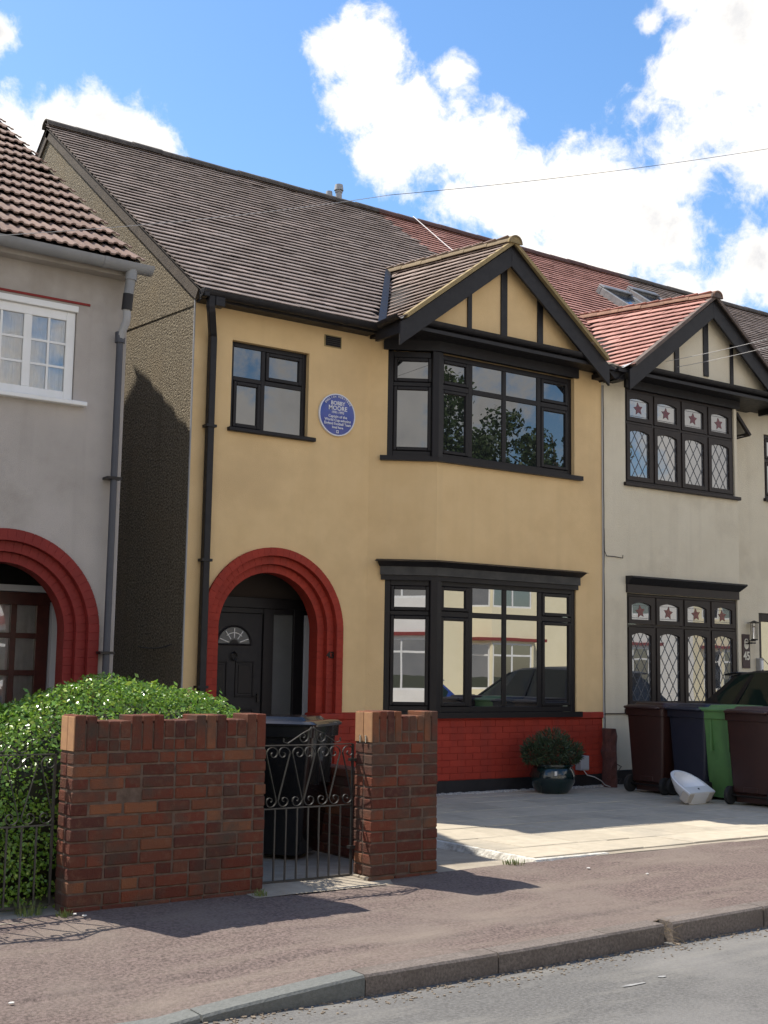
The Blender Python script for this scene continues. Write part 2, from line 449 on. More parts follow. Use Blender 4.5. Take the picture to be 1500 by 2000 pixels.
# ------------------------------------------------------------------ mesh helpers
WL = {}
class MB:
    def __init__(s):
        s.v = []; s.f = []
    def add(s, vs, fs):
        o = len(s.v)
        s.v += [Vector(p) for p in vs]
        s.f += [tuple(i+o for i in q) for q in fs]
        return s
    def obox(s, O, u, v, w, a, b, c):
        O = Vector(O); u = Vector(u); v = Vector(v); w = Vector(w)
        vs = [O+u*a[i]+v*b[j]+w*c[k] for i in (0, 1) for j in (0, 1) for k in (0, 1)]
        fs = [(0, 1, 3, 2), (4, 6, 7, 5), (0, 4, 5, 1), (2, 3, 7, 6), (0, 2, 6, 4), (1, 5, 7, 3)]
        if u.cross(v).dot(w) * (a[1]-a[0])*(b[1]-b[0])*(c[1]-c[0]) < 0:
            fs = [q[::-1] for q in fs]
        return s.add(vs, fs)
    def box(s, x0, x1, y0, y1, z0, z1):
        return s.obox((0, 0, 0), (1, 0, 0), (0, 1, 0), (0, 0, 1), (x0, x1), (y0, y1), (z0, z1))
    def prism(s, poly, ext):
        poly = [Vector(p) for p in poly]; ext = Vector(ext); n = len(poly)
        nrm = Vector((0, 0, 0))
        for i in range(n):
            nrm += poly[i].cross(poly[(i+1) % n])
        rev = nrm.dot(ext) > 0
        vs = poly + [p+ext for p in poly]
        f0 = tuple(range(n)); f1 = tuple(range(2*n-1, n-1, -1))
        side = [(i, i+n, (i+1) % n+n, (i+1) % n) for i in range(n)]
        fs = [f0, f1] + side
        if rev:
            fs = [q[::-1] for q in fs]
        return s.add(vs, fs)
    def tube(s, pts, r, n=8, cap=True):
        pts = [Vector(p) for p in pts]
        rings = []
        prev = None
        for i, p in enumerate(pts):
            a = pts[max(i-1, 0)]; b = pts[min(i+1, len(pts)-1)]
            t = (b-a).normalized()
            if prev is None:
                ref = Vector((0, 0, 1)) if abs(t.z) < .9 else Vector((1, 0, 0))
                x = t.cross(ref).normalized()
            else:
                x = (prev - t*prev.dot(t)).normalized()
            prev = x
            y = t.cross(x)
            rr = r[i] if isinstance(r, (list, tuple)) else r
            rings.append([p + (x*math.cos(2*math.pi*k/n) + y*math.sin(2*math.pi*k/n))*rr for k in range(n)])
        vs = [q for rg in rings for q in rg]
        fs = []
        for i in range(len(pts)-1):
            for k in range(n):
                k2 = (k+1) % n
                fs.append((i*n+k, i*n+k2, (i+1)*n+k2, (i+1)*n+k))
        if cap:
            fs.append(tuple(range(n-1, -1, -1)))
            fs.append(tuple((len(pts)-1)*n+k for k in range(n)))
        return s.add(vs, fs)
    def lathe(s, prof, n=24, c=(0, 0, 0)):
        c = Vector(c)
        vs = []; fs = []
        for (r, z) in prof:
            for k in range(n):
                a = 2*math.pi*k/n
                vs.append(c+Vector((r*math.cos(a), r*math.sin(a), z)))
        for i in range(len(prof)-1):
            for k in range(n):
                k2 = (k+1) % n
                fs.append((i*n+k, i*n+k2, (i+1)*n+k2, (i+1)*n+k))
        return s.add(vs, fs)
    def quad(s, a, b, c, d):
        return s.add([a, b, c, d], [(0, 1, 2, 3)])
    def loft(s, rings, cap=True):
        n = len(rings[0]); vs = [Vector(p) for rg in rings for p in rg]; fs = []
        for i in range(len(rings)-1):
            for k in range(n):
                k2 = (k+1) % n
                fs.append((i*n+k, i*n+k2, (i+1)*n+k2, (i+1)*n+k))
        if cap:
            fs.append(tuple(range(n-1, -1, -1)))
            fs.append(tuple((len(rings)-1)*n+k for k in range(n)))
        return s.add(vs, fs)
    def mesh(s, name, mat, bevel=0, smooth=False, origin=None, seg=1, recalc=True):
        lo = Vector([min(p[i] for p in s.v) for i in range(3)])
        hi = Vector([max(p[i] for p in s.v) for i in range(3)])
        c = (lo+hi)/2 if origin is None else Vector(origin)
        me = bpy.data.meshes.new(name)
        me.from_pydata([p-c for p in s.v], [], s.f)
        bm = bmesh.new()
        bm.from_mesh(me)
        if recalc:
            bmesh.ops.recalc_face_normals(bm, faces=bm.faces[:])
        if bevel:
            bmesh.ops.bevel(bm, geom=bm.edges[:], offset=bevel, segments=seg, affect='EDGES', profile=.5, clamp_overlap=True)
        bm.to_mesh(me)
        bm.free()
        if smooth:
            me.polygons.foreach_set('use_smooth', [True]*len(me.polygons))
            if smooth != 'all':
                me.set_sharp_from_angle(angle=R(smooth if smooth is not True else 38))
        me.materials.append(MATS[mat])
        return me, c
def link(name, data, parent, wloc, rot=None, scale=None):
    o = bpy.data.objects.new(name, data)
    col.objects.link(o)
    wloc = Vector(wloc)
    if parent is not None:
        o.parent = parent
        o.location = wloc - WL[parent.name]
    else:
        o.location = wloc
    if rot is not None:
        o.rotation_mode = 'QUATERNION'
        o.rotation_quaternion = rot.to_quaternion()
    if scale is not None:
        o.scale = scale
    WL[o.name] = wloc
    return o
def part(mb, name, mat, parent=None, bevel=0, smooth=False, kind=None, label=None, seg=1, recalc=True):
    me, c = mb.mesh(name, mat, bevel, smooth, seg=seg, recalc=recalc)
    o = link(name, me, parent, c)
    if kind:
        o['kind'] = kind
    if label:
        o['label'] = label
    return o
def thing(name, label, cat, loc=(0, 0, 0), group=None):
    o = bpy.data.objects.new(name, None)
    col.objects.link(o)
    o.location = loc
    o.empty_display_size = .2
    o['label'] = label
    o['category'] = cat
    if group:
        o['group'] = group
    WL[o.name] = Vector(loc)
    return o
def tag(o, label, cat, group=None):
    o['label'] = label; o['category'] = cat
    if group:
        o['group'] = group
    return o
def copy_tree(o, parent=None):
    c = o.copy()
    col.objects.link(c)
    if parent is not None:
        c.parent = parent
    WL[c.name] = WL[o.name].copy()
    for ch in [q for q in col.objects if q.parent == o]:
        copy_tree(ch, c)
    return c
def frame2(P0, P1):
    P0 = Vector((*P0, 0)); P1 = Vector((*P1, 0))
    d = P1-P0
    L = d.length
    d /= L
    n = Vector((d.y, -d.x, 0))
    return P0, d, n, L
Z3 = Vector((0, 0, 1))
def panel(mb, P0, P1, z0, z1, holes=(), depth=.1):
    O, d, n, L = frame2(P0, P1)
    us = sorted({0, L, *[h[0] for h in holes], *[h[1] for h in holes]})
    zs = sorted({z0, z1, *[h[2] for h in holes], *[h[3] for h in holes]})
    pt = lambda u, z, k=0: O+d*u+Z3*z-n*k
    for i in range(len(us)-1):
        for j in range(len(zs)-1):
            um = (us[i]+us[i+1])/2; zm = (zs[j]+zs[j+1])/2
            if any(h[0] < um < h[1] and h[2] < zm < h[3] for h in holes):
                continue
            mb.quad(pt(us[i], zs[j]), pt(us[i+1], zs[j]), pt(us[i+1], zs[j+1]), pt(us[i], zs[j+1]))
    for (a, b, c, e) in holes:
        mb.quad(pt(a, c), pt(a, c, depth), pt(a, e, depth), pt(a, e))
        mb.quad(pt(b, c), pt(b, e), pt(b, e, depth), pt(b, c, depth))
        mb.quad(pt(a, e), pt(a, e, depth), pt(b, e, depth), pt(b, e))
        mb.quad(pt(a, c), pt(b, c), pt(b, c, depth), pt(a, c, depth))
    return mb
# --- bricks
def brick_mesh(name, l, d, h, mat, bev=.005):
    return MB().box(-l/2, l/2, -d/2, d/2, -h/2, h/2).mesh(name, mat, bev, origin=(0, 0, 0))[0]
def brick_run(parent, P0, P1, z0, n, me, l=.215, h=.065, j=.01, back=.05, off=0, jit=.0015, name='brick', half=None):
    O, d, nn, L = frame2(P0, P1)
    rot = Matrix((d, -nn, Z3)).transposed()
    for k in range(n):
        u = -((k+off) % 2)*(l+j)/2
        z = z0 + k*(h+j) + h/2
        while u < L-.02:
            a = max(u, 0); b = min(u+l, L)
            if b-a > .03:
                c = O+d*((a+b)/2)+Z3*z - nn*(back + random.uniform(-jit, jit))
                link(name, me, parent, c, rot, ((b-a)/l, 1, 1))
            u += l+j
# --- windows
def window(name, parent, P0, P1, u0, u1, z0, z1, mull=(), trans=None, sash=(), mat='black_frame', fw=.055, sw=.045, rec=.03, dep=.07,
           gmat='pane_glass', arch=False, lead=None, star=(), mw=.05, bars=None, sash_mat=None, see_back=None, lab=None):
    O, d, n, L = frame2(P0, P1)
    inn = -n
    fr = MB()
    def bx(mb, a, b, c, e, k0, k1):
        mb.obox(O, d, Z3, inn, (a, b), (c, e), (k0, k1))
    bx(fr, u0, u0+fw, z0, z1, rec, rec+dep)
    bx(fr, u1-fw, u1, z0, z1, rec, rec+dep)
    bx(fr, u0+fw, u1-fw, z0, z0+fw, rec+.001, rec+dep)
    bx(fr, u0+fw, u1-fw, z1-fw, z1, rec+.001, rec+dep)
    edges = [u0+fw] + [e for m_ in mull for e in (m_-mw/2, m_+mw/2)] + [u1-fw]
    cells_u = [(edges[i], edges[i+1]) for i in range(0, len(edges), 2)]
    for m_ in mull:
        bx(fr, m_-mw/2, m_+mw/2, z0+fw, z1-fw, rec+.002, rec+dep)
    if trans:
        cells_z = [(z0+fw, trans-mw/2), (trans+mw/2, z1-fw)]
        for (a, b) in cells_u:
            bx(fr, a, b, trans-mw/2, trans+mw/2, rec+.003, rec+dep)
    else:
        cells_z = [(z0+fw, z1-fw)]
    w = part(fr, name, mat, parent, bevel=.004)
    if lab:
        w['label'] = lab
    gd = rec+.016
    for i, (a, b) in enumerate(cells_u):
        for j, (c, e) in enumerate(cells_z):
            pa, pb, pc, pe = a, b, c, e
            if sash == 'all' or (i, j) in sash:
                sm_ = MB()
                k0, k1 = rec-.010, rec+dep*.8
                g = .004
                bx(sm_, a+g, a+sw, c+g, e-g, k0, k1)
                bx(sm_, b-sw, b-g, c+g, e-g, k0, k1)
                bx(sm_, a+sw, b-sw, c+g, c+sw, k0+.001, k1)
                if not arch:
                    bx(sm_, a+sw, b-sw, e-sw, e-g, k0+.001, k1)
                else:
                    rise = .035; N = 8; hw = (b-a)/2-sw; cm = (a+b)/2
                    for q in range(N):
                        x0 = -hw+2*hw*q/N; x1 = -hw+2*hw*(q+1)/N
                        zz = lambda x: e-sw-.012-rise*(x/hw)**2
                        poly = [O+d*(cm+x0)+Z3*zz(x0)+inn*k0, O+d*(cm+x1)+Z3*zz(x1)+inn*k0, O+d*(cm+x1)+Z3*(e-g)+inn*k0, O+d*(cm+x0)+Z3*(e-g)+inn*k0]
                        sm_.prism(poly, inn*(k1-k0))
                part(sm_, 'sash', sash_mat or mat, w, bevel=0 if arch else .006)
                pa, pb, pc, pe = a+sw-.004, b-sw+.004, c+sw-.004, e-sw+.004
            gm = MB()
            bx(gm, pa, pb, pc, pe, gd, gd+.006)
            part(gm, 'pane', gmat, w)
            if lead == 'diamond' and j == 0 or lead == 'diamond' and len(cells_z) == 1:
                lm = MB()
                W = pb-pa; H = pe-pc
                px_, pz_ = W/2.6, W/2.6*1.62
                segs = []
                for sgn in (1, -1):
                    for q in range(-14, 15):
                        # line z = sgn*slope*(u - q*px)
                        sl = pz_/px_
                        p = []
                        for uu in (0, W):
                            p.append((uu, sgn*sl*(uu-W/2) + q*pz_ + H/2 + pz_/2))
                        (x0, y0), (x1, y1) = p
                        ts = [0, 1]
                        t0, t1 = 0, 1
                        for lim, s_ in ((0, 1), (H, -1)):
                            f0 = (y0-lim)*s_; f1 = (y1-lim)*s_
                            if f0 < 0 and f1 < 0:
                                t0 = 2; break
                            if f0 < 0:
                                t0 = max(t0, f0/(f0-f1))
                            elif f1 < 0:
                                t1 = min(t1, f0/(f0-f1))
                        if t0 < t1-.02:
                            segs.append(((x0+(x1-x0)*t0, y0+(y1-y0)*t0), (x0+(x1-x0)*t1, y0+(y1-y0)*t1)))
                for (x0, y0), (x1, y1) in segs:
                    A = O+d*(pa+x0)+Z3*(pc+y0); B = O+d*(pa+x1)+Z3*(pc+y1)
                    ax = (B-A).normalized(); sd_ = ax.cross(n)
                    lm.obox(A+inn*(gd-.005), ax, sd_, inn, (0, (B-A).length), (-.0032, .0032), (0, .004))
                part(lm, 'leading', 'lead_came', w)
            if lead == 'diamond' and len(cells_z) == 2 and j == 1:
                cu, cz = (pa+pb)/2, (pc+pe)/2-.012
                rr = .088
                pts = []
                a0 = random.uniform(-.15, .15)
                for q in range(10):
                    an = math.pi/2+q*math.pi/5+a0
                    r_ = rr if q % 2 == 0 else rr*.5
                    pts.append(O+d*(cu+r_*math.cos(an))+Z3*(cz+r_*math.sin(an))+inn*(gd-.004))
                st = MB().prism(pts, inn*.003)
                part(st, 'stained_glass_star', 'star_red', w)
                lm = MB()
                for (a_, b_, c_, e_) in ((pa+.018, pa+.024, pc+.01, pe-.05), (pb-.024, pb-.018, pc+.01, pe-.05), (pa+.01, pb-.01, pc+.022, pc+.028), (pa+.02, pb-.02, pe-.055, pe-.05)):
                    bx(lm, a_, b_, c_, e_, gd-.004, gd-.0005)
                part(lm, 'leading', 'lead_came', w)
            if bars:
                nb_u, nb_z = bars
                bm_ = MB()
                for q in range(1, nb_u):
                    uu = pa+(pb-pa)*q/nb_u
                    bx(bm_, uu-.01, uu+.01, pc, pe, gd-.008, gd-.0005)
                for q in range(1, nb_z):
                    zz = pc+(pe-pc)*q/nb_z
                    bx(bm_, pa, pb, zz-.01, zz+.01, gd-.0075, gd-.0007)
                part(bm_, 'glazing_bar', sash_mat or mat, w)
    return w
def sill(parent, P0, P1, u0, u1, z0, z1, out, mat, name='sill', bev=.006):
    O, d, n, L = frame2(P0, P1)
    m = MB().obox(O, d, Z3, n, (u0, u1), (z0, z1), (-.08, out))
    return part(m, name, mat, parent, bevel=bev)
# --- roofs
def tile_field(parent, O, u, s, inside, umax, smax, gauge, tw, th, mat, nobj, name='roof_tile', profile=None, lift=0, pos=None, thk=.010, sfun=None):
    O = Vector(O); u = Vector(u).normalized(); s = Vector(s).normalized(); n = u.cross(s)
    if n.z < 0:
        n = -n
    ln = gauge*1.5
    w2 = tw-(.004 if profile else .0015)
    tilt = math.atan2(th, gauge)*.95
    s2 = (s*math.cos(tilt) - n*math.sin(tilt)).normalized()
    ub = u if u.cross(s2).dot(n) > 0 else -u
    n2 = ub.cross(s2)
    m = MB()
    if profile:
        prof = profile(w2)
        top = [(x, z) for x, z in prof]
        for yy in (0, ln):
            pass
        N = len(top)
        vs = []
        for yy in (0, ln):
            vs += [Vector((x, yy, z)) for x, z in top] + [Vector((x, yy, z-thk)) for x, z in top]
        fs = []
        for i in range(N-1):
            fs.append((i, i+1, 2*N+i+1, 2*N+i))
            fs.append((i, N+i, N+i+1, i+1))
        fs.append((0, 2*N, 3*N, N)); fs.append((N-1, 2*N-1, 4*N-1, 3*N-1))
        m.add(vs, fs)
    else:
        m.box(-w2/2, w2/2, 0, ln, -thk, 0)
    me, _ = m.mesh(name, mat, 0, origin=(0, 0, 0))
    places = []
    rows = int(smax/gauge)+1
    for j in range(rows):
        k = int(umax/tw)+2
        cand = [(i*tw, 1.0) for i in range(-1, k)] if profile else [(tw/2+i*tw+(j % 2)*tw/2, 1.0) for i in range(k)]+([(tw/4+.004, .5)] if j % 2 else [])
        for uc, wsc in cand:
            sc = j*gauge
            if not inside(uc, sc+gauge*.5):
                continue
            p = (pos(uc, sc) if pos else O+u*uc+s*sc)+n*(th*1.0+lift)
            places.append(((p-CAM).length, p, random.gauss(0, .006), random.gauss(0, .005), random.gauss(0, .0010), uc, wsc, sc))
    places.sort(key=lambda q: q[0])
    B = Matrix((ub, s2, n2)).transposed()
    rest = MB()
    base = [v.co.copy() for v in me.vertices]
    faces = [tuple(f.vertices) for f in me.polygons]
    for idx, (dd, p, r1, r2, r3, uc, wsc, sc) in enumerate(places):
        if random.random() < .02:
            r1 *= 7; r2 *= 6
        if sfun:
            sv, uv = sfun(uc, sc)
            sv = sv.normalized()
            uv = (uv if ub.dot(uv) > 0 else -uv)
            uv = (uv-sv*uv.dot(sv)).normalized()
            nv = uv.cross(sv)
            sv = (sv*math.cos(tilt)-nv*math.sin(tilt)).normalized()
            B = Matrix((uv, sv, uv.cross(sv))).transposed()
        rot = B @ Matrix.Rotation(r1*.6, 3, 'Z') @ Matrix.Rotation(r2, 3, 'X')
        if idx < nobj:
            link(name, me, parent, p+n*r3, rot, (wsc, 1, 1))
        else:
            rest.add([rot@Vector((v.x*wsc, v.y, v.z))+p+n*r3 for v in base], faces)
    if rest.v:
        o = part(rest, 'roof_tiles', mat, parent, recalc=False)
        o['kind'] = 'stuff'
def ridge_run(parent, A, B, r, mat, seg=.45, name='ridge_tile', nn=10, dz=0):
    A = Vector(A); B = Vector(B)
    L = (B-A).length
    t = (B-A)/L
    side = t.cross(Z3).normalized()
    up = side.cross(t)
    k = max(1, round(L/seg))
    for i in range(k):
        a = L*i/k; b = L*(i+1)/k+.02
        m = MB()
        vs = []
        jz = random.uniform(-.006, .006)
        for q, e in ((a, 1.0), (b, .96)):
            for rr in (r*e, r*e-.018):
                for h in range(nn+1):
                    an = math.pi*h/nn
                    vs.append(A+t*q+side*(rr*math.cos(an))+up*(rr*math.sin(an)*.9+dz+jz))
        N = nn+1
        fs = []
        for h in range(nn):
            fs.append((h, h+1, 2*N+h+1, 2*N+h))
            fs.append((N+h, 3*N+h, 3*N+h+1, N+h+1))
            fs.append((h, N+h, N+h+1, h+1))
            fs.append((2*N+h, 2*N+h+1, 3*N+h+1, 3*N+h))
        fs += [(0, 2*N, 3*N, N), (N-1, 2*N-1, 4*N-1, 3*N-1)]
        m.add(vs, fs)
        part(m, name, mat, parent, smooth=50)
def gutter(parent, A, B, r, mat, name='gutter', n=8, hang=.0):
    A = Vector(A); B = Vector(B); t = (B-A).normalized(); side = t.cross(Z3).normalized()
    m = MB()
    vs = []
    for p in (A, B):
        for rr in (r, r-.006):
            for h in range(n+1):
                an = math.pi+math.pi*h/n
                vs.append(p+side*(rr*math.cos(an))+Z3*(rr*math.sin(an)*1.05))
    N = n+1
    fs = []
    for h in range(n):
        fs.append((h, h+1, 2*N+h+1, 2*N+h)); fs.append((N+h, 3*N+h, 3*N+h+1, N+h+1))
        fs.append((h, N+h, N+h+1, h+1)); fs.append((2*N+h, 2*N+h+1, 3*N+h+1, 3*N+h))
    fs += [(0, 2*N, 3*N, N), (N-1, 2*N-1, 4*N-1, 3*N-1)]
    m.add(vs, fs)
    g = part(m, name, mat, parent, smooth=50)
    L = (B-A).length
    k = int(L/1.0)
    for i in range(k):
        q = A+t*(L*(i+.6)/max(k, 1))
        b = MB()
        pts = []
        vs = []
        for dd in (-.025, .025):
            for h in range(n+1):
                an = math.pi+math.pi*h/n
                vs.append(q+t*dd+side*((r+.006)*math.cos(an))+Z3*((r+.006)*math.sin(an)*1.05))
        b.add(vs, [(h, h+1, N+h+1, N+h) for h in range(n)])
        part(b, 'gutter_joint', mat, g)
    return g

# ================================================================== GROUND
def lerp(a, b, t): return a+(b-a)*t
def interp(x, pts):
    if x <= pts[0][0]: return pts[0][1]
    for (a, b), (c, d) in zip(pts, pts[1:]):
        if x <= c: return lerp(b, d, (x-a)/(c-a))
    return pts[-1][1]
KT = [(2.75, -.125), (2.9, -.1), (3.75, -.035), (4.8, -.022), (5.95, .0), (7.0, .022), (9, .03)]
def kerb_top(x): return interp(x, KT)
def road_z(x): return interp(x, [(0, -.145), (3.8, -.143), (6, -.122), (8, -.095), (14, -.095)])
def wall_z(x): return interp(x, [(0, .05), (2.9, .058), (5.0, .068), (5.7, .085), (7, .095), (20, .1)])
YK = 5.5
def struct(o):
    o['kind'] = 'structure'
    return o
m = MB()
m.quad((-400, -400, -.32), (400, -400, -.32), (400, 400, -.32), (-400, 400, -.32))
struct(part(m, 'ground', 'grass_ground', None))
# road
m = MB()
xs = [-80, -30, -10, 0, 2, 3.8, 5, 6, 7, 8, 10, 14, 30, 90]
ys = [-2.2, -1.4, -.4, 1, 2.6, 4.2, 5.0, 5.56]
for i in range(len(xs)-1):
    for j in range(len(ys)-1):
        def q(x, y):
            crown = .06*(1-((y-1.7)/3.9)**2)
            return (x, y, road_z(x)+crown-.0)
        m.quad(q(xs[i], ys[j]), q(xs[i+1], ys[j]), q(xs[i+1], ys[j+1]), q(xs[i], ys[j+1]))
struct(part(m, 'road', 'asphalt', None, smooth='all'))
# pavement (near side of the houses)
def pav_z(x, y):
    t = (y-5.63)/(7.33-5.63)
    return lerp(kerb_top(x)-.004, wall_z(x), min(max(t, 0), 1.0))
def grid(xa, xb, nx, ya, yb, ny, fz):
    m = MB()
    vs = []; fs = []
    for j in range(ny+1):
        for i in range(nx+1):
            x = lerp(xa, xb, i/nx); y = lerp(ya, yb, j/ny)
            vs.append((x, y, fz(x, y)))
    for j in range(ny):
        for i in range(nx):
            a = j*(nx+1)+i
            fs.append((a, a+1, a+nx+2, a+nx+1))
    return m.add(vs, fs)
from mathutils import noise as mnoise
def nz(x, y, s=1.0, a=1.0): return mnoise.noise(Vector((x*s, y*s, 3.3)))*a
def pav(x, y):
    z = pav_z(x, y) + nz(x, y, 1.3, .008) + nz(x, y, 4, .003)
    # long seam where two strips of surfacing meet
    s = y-(5.98+.10*math.sin(x*.9)+nz(x, 0, 1.5, .05))
    z += -.010*math.exp(-(s/.018)**2) + (.006 if s > 0 else 0)*math.exp(-abs(s)/.25)
    return z
struct(part(grid(-6, 22, 700, 5.62, 7.34, 70, pav), 'pavement', 'tarmac_red', None, smooth='all'))
struct(part(MB().box(-80, -6, 5.5, 7.4, -.3, -.03).box(22, 90, 5.5, 7.4, -.3, .03), 'far_pavement', 'tarmac_red', None))
# kerb
kerb = thing('kerb', '', '', (4, YK, 0)); del kerb['label']; del kerb['category']
kerb['kind'] = 'structure'
x = -6.0
bounds = [-6.0, -5.08, -4.16, -3.24, -2.32, -1.4, -.48, .44, 1.36, 2.06, 2.86, 3.78, 4.66, 5.50, 5.98, 6.05, 6.9, 7.8, 8.7, 9.6, 10.5, 11.4, 12.3, 13.2, 14.1, 15]
for a, b in zip(bounds, bounds[1:]):
    if (a, b) == (5.98, 6.05):
        continue
    a2, b2 = a+.004, b-.004
    m = MB()
    jy = random.uniform(-.006, .006)
    N = 5
    rings = []
    for i in range(N+1):
        xx = lerp(a2, b2, i/N)
        zt = kerb_top(xx)
        c = .012
        o_ = nz(xx, 1, 9, .004)
        rings.append([(xx, YK+jy+o_, -.3), (xx, YK+jy+o_, zt-c), (xx, YK+jy+c+o_, zt), (xx, YK+.135+jy, zt+.002), (xx, YK+.135+jy, -.3)])
    m.loft(rings)
    part(m, 'kerb_stone', 'kerb_concrete' if 2.0 < a < 3.5 else 'granite', kerb)
# grit along the channel
m = MB()
for i in range(900):
    xx = random.uniform(2.6, 9); t = abs(random.gauss(0, .11))
    yy = YK-.012-t
    zz = road_z(xx)+.06*(1-((yy-1.7)/3.9)**2)
    s = random.uniform(.003, .010)*(1.2 if t < .06 else .8)
    an = random.random()*6
    m.obox((xx, yy, zz), (math.cos(an), math.sin(an), 0), (-math.sin(an), math.cos(an), 0), Z3, (-s, s*random.uniform(.5, 1.4)), (-s*.7, s*.7), (-.001, s*.7))
o = part(m, 'gutter_grit', 'road_dirt', None); o['kind'] = 'stuff'; tag(o, 'strip of grit and dust lying along the foot of the kerb', 'grit'); o['kind'] = 'stuff'
# faded marks on the road
for i, (xx, yy, l) in enumerate([(5.05, 4.86, .17), (5.30, 4.90, .06)]):
    m = MB()
    pts = []
    for q in range(9):
        an = q/9*2*math.pi
        rr = random.uniform(.6, 1.1)
        px_, py_ = xx+l*.5*rr*math.cos(an), yy+.018*rr*math.sin(an)
        pts.append((px_, py_, road_z(px_)+.06*(1-((py_-1.7)/3.9)**2)+.003))
    m.prism(pts, (0, 0, .001))
    o = part(m, 'paint_mark', 'road_paint', None)
    o['kind'] = 'structure'

# forecourt: slabs on a bed
patio = part(MB().box(6.60, 22, 7.36, 12.6, -.25, .092), 'patio', 'slab_bed', None)
struct(patio)
sm_l = {}
def slab_obj(x0, x1, y0, y1, zt, par):
    me = brick_mesh('paving_slab', x1-x0-.008, y1-y0-.008, .04, 'slab', .004)
    z = zt+random.uniform(-.0025, .0025)
    rot = Matrix.Rotation(random.gauss(0, .002), 3, 'X') @ Matrix.Rotation(random.gauss(0, .002), 3, 'Y')
    link('paving_slab', me, par, ((x0+x1)/2, (y0+y1)/2, z-.02), rot)
def inside_house(x, y):
    return False
yy = 7.40; row = 0
while yy < 11.5:
    h = .60 if row % 3 else .45
    y1 = min(yy+h, 11.58)
    xx = 6.62 - (row % 2)*.3
    while xx < 17:
        w = .6
        a = max(xx, 6.62); b = xx+w
        if b-a > .1:
            slab_obj(a, b, yy, y1, .112+.01*(yy-7.4)/4, patio)
        xx += w
    yy = y1; row += 1
# rough white-washed edge of the bed
m = MB()
N = 40
rings = []
def edge_pts(t):
    # path along the left edge then the front edge
    if t < 1: return Vector((6.575, lerp(9.6, 7.33, t), 0)), Vector((-1, 0, 0))
    return Vector((lerp(6.575, 7.35, t-1), 7.335, 0)), Vector((0, -1, 0))
for i in range(2*N+1):
    p, nn_ = edge_pts(i/N)
    r1 = mnoise.noise(p*5)*.03
    r2 = mnoise.noise(p*9+Vector((3, 1, 2)))*.018
    out = nn_
    rings.append([p-out*.06+Z3*-.1, p+out*(.05+r1)+Z3*-.05, p+out*(.028+r1*.6)+Z3*(.06+r2), p+out*(.0+r2*.5)+Z3*(.104+r2*.2), p-out*.05+Z3*.106])
m.loft(rings)
struct(part(m, 'patio_edge', 'white_concrete', None))
m = MB()
rings = []
for i in range(61):
    p = Vector((lerp(7.2, 17, i/60), 7.345, 0))
    r1 = mnoise.noise(p*4)*.02
    rings.append([p+Vector((0, .1, -.1)), p+Vector((0, -.045+r1, -.02)), p+Vector((0, -.03+r1, .098)), p+Vector((0, .055, .1))])
m.loft(rings)
struct(part(m, 'patio_edge', 'concrete', None))
# garden path behind the gate and bare yard of the grey house
struct(part(grid(4.1, 6.62, 30, 7.2, 12.8, 50, lambda x, y: (.078 if y > 7.5 else lerp(.062, .078, max(0, (y-7.2)/.3))) + nz(x, y, 2, .006) + (0 if x < 6.5 else -.02)), 'garden_path', 'concrete', None, smooth='all'))
struct(part(grid(-5, 4.1, 30, 7.25, 11.2, 20, lambda x, y: .05 + nz(x, y, 2, .015)), 'yard', 'concrete', None, smooth='all'))
struct(part(MB().box(-5, 6.6, 11.2, 22, -.3, .06), 'alley', 'concrete', None))
# white gravel strip against the house
m = MB()
for i in range(1100):
    xx = random.uniform(8.6, 11.7); yy = random.uniform(11.46, 11.585)
    s = random.uniform(.006, .014); an = random.random()*6
    m.obox((xx, yy, .121), (math.cos(an), math.sin(an), 0), (-math.sin(an), math.cos(an), 0), Z3, (-s, s), (-s*.7, s*.8), (-.002, s))
o = part(m, 'gravel', 'gravel', None); o['kind'] = 'stuff'; tag(o, 'thin line of pale gravel along the foot of the black plinth', 'gravel'); o['kind'] = 'stuff'

# ================================================================== HOUSES
XP = 11.53            # party line
RS = .714             # roof slope
def roof_y(z): return 11.75+(z-5.47)/RS
RIDGE_Y, RIDGE_Z = 16.83, 9.09
def mir(x, on): return 2*XP-x if on else x
def fpan(mb, P0, P1, z0, z1, holes, depth, on):
    """panel in yellow-house coordinates, mirrored about the party line when on"""
    if not on:
        return panel(mb, P0, P1, z0, z1, holes, depth)
    L = (Vector(P1)-Vector(P0)).length
    return panel(mb, (mir(P1[0], 1), P1[1]), (mir(P0[0], 1), P0[1]), z0, z1, [(L-h[1], L-h[0], h[2], h[3]) for h in holes], depth)
A_, B_, E_ = (8.18, 12.0), (8.87, 11.6), (11.53, 11.6)
LA = (Vector(B_)-Vector(A_)).length
brick_red = brick_mesh('brick', .2210, .1, .0705, 'red_paint', .002)

yel = thing('yellow_house', 'end terrace house rendered yellow with black windows, red arch and red brick base', 'house', (8.7, 14, 0))
# ---- walls
w = MB()
CX, SP, RO = 6.96, 1.925, .89
panel(w, (5.89, 12), (8.18, 12), .05, 5.55, [(6.353-5.89, 7.336-5.89, 4.05, 5.053), (CX-RO-5.89, CX+RO-5.89, .05, 2.9)], .12)
NA = 40
for i in range(NA):
    a0 = math.pi*i/NA; a1 = math.pi*(i+1)/NA
    x0, z0 = CX+RO*math.cos(a0), SP+RO*math.sin(a0)
    x1, z1 = CX+RO*math.cos(a1), SP+RO*math.sin(a1)
    w.quad((x1, 12, z1), (x0, 12, z0), (x0, 12, 2.9), (x1, 12, 2.9))
panel(w, A_, B_, 1.03, 5.55, [(.205, LA, 3.965, 5.24), (.205, LA, 1.03, 2.56)], .12)
panel(w, B_, E_, 1.03, 5.55, [(0, 11.055-8.87, 3.965, 5.24), (0, 11.075-8.87, 1.03, 2.56)], .12)
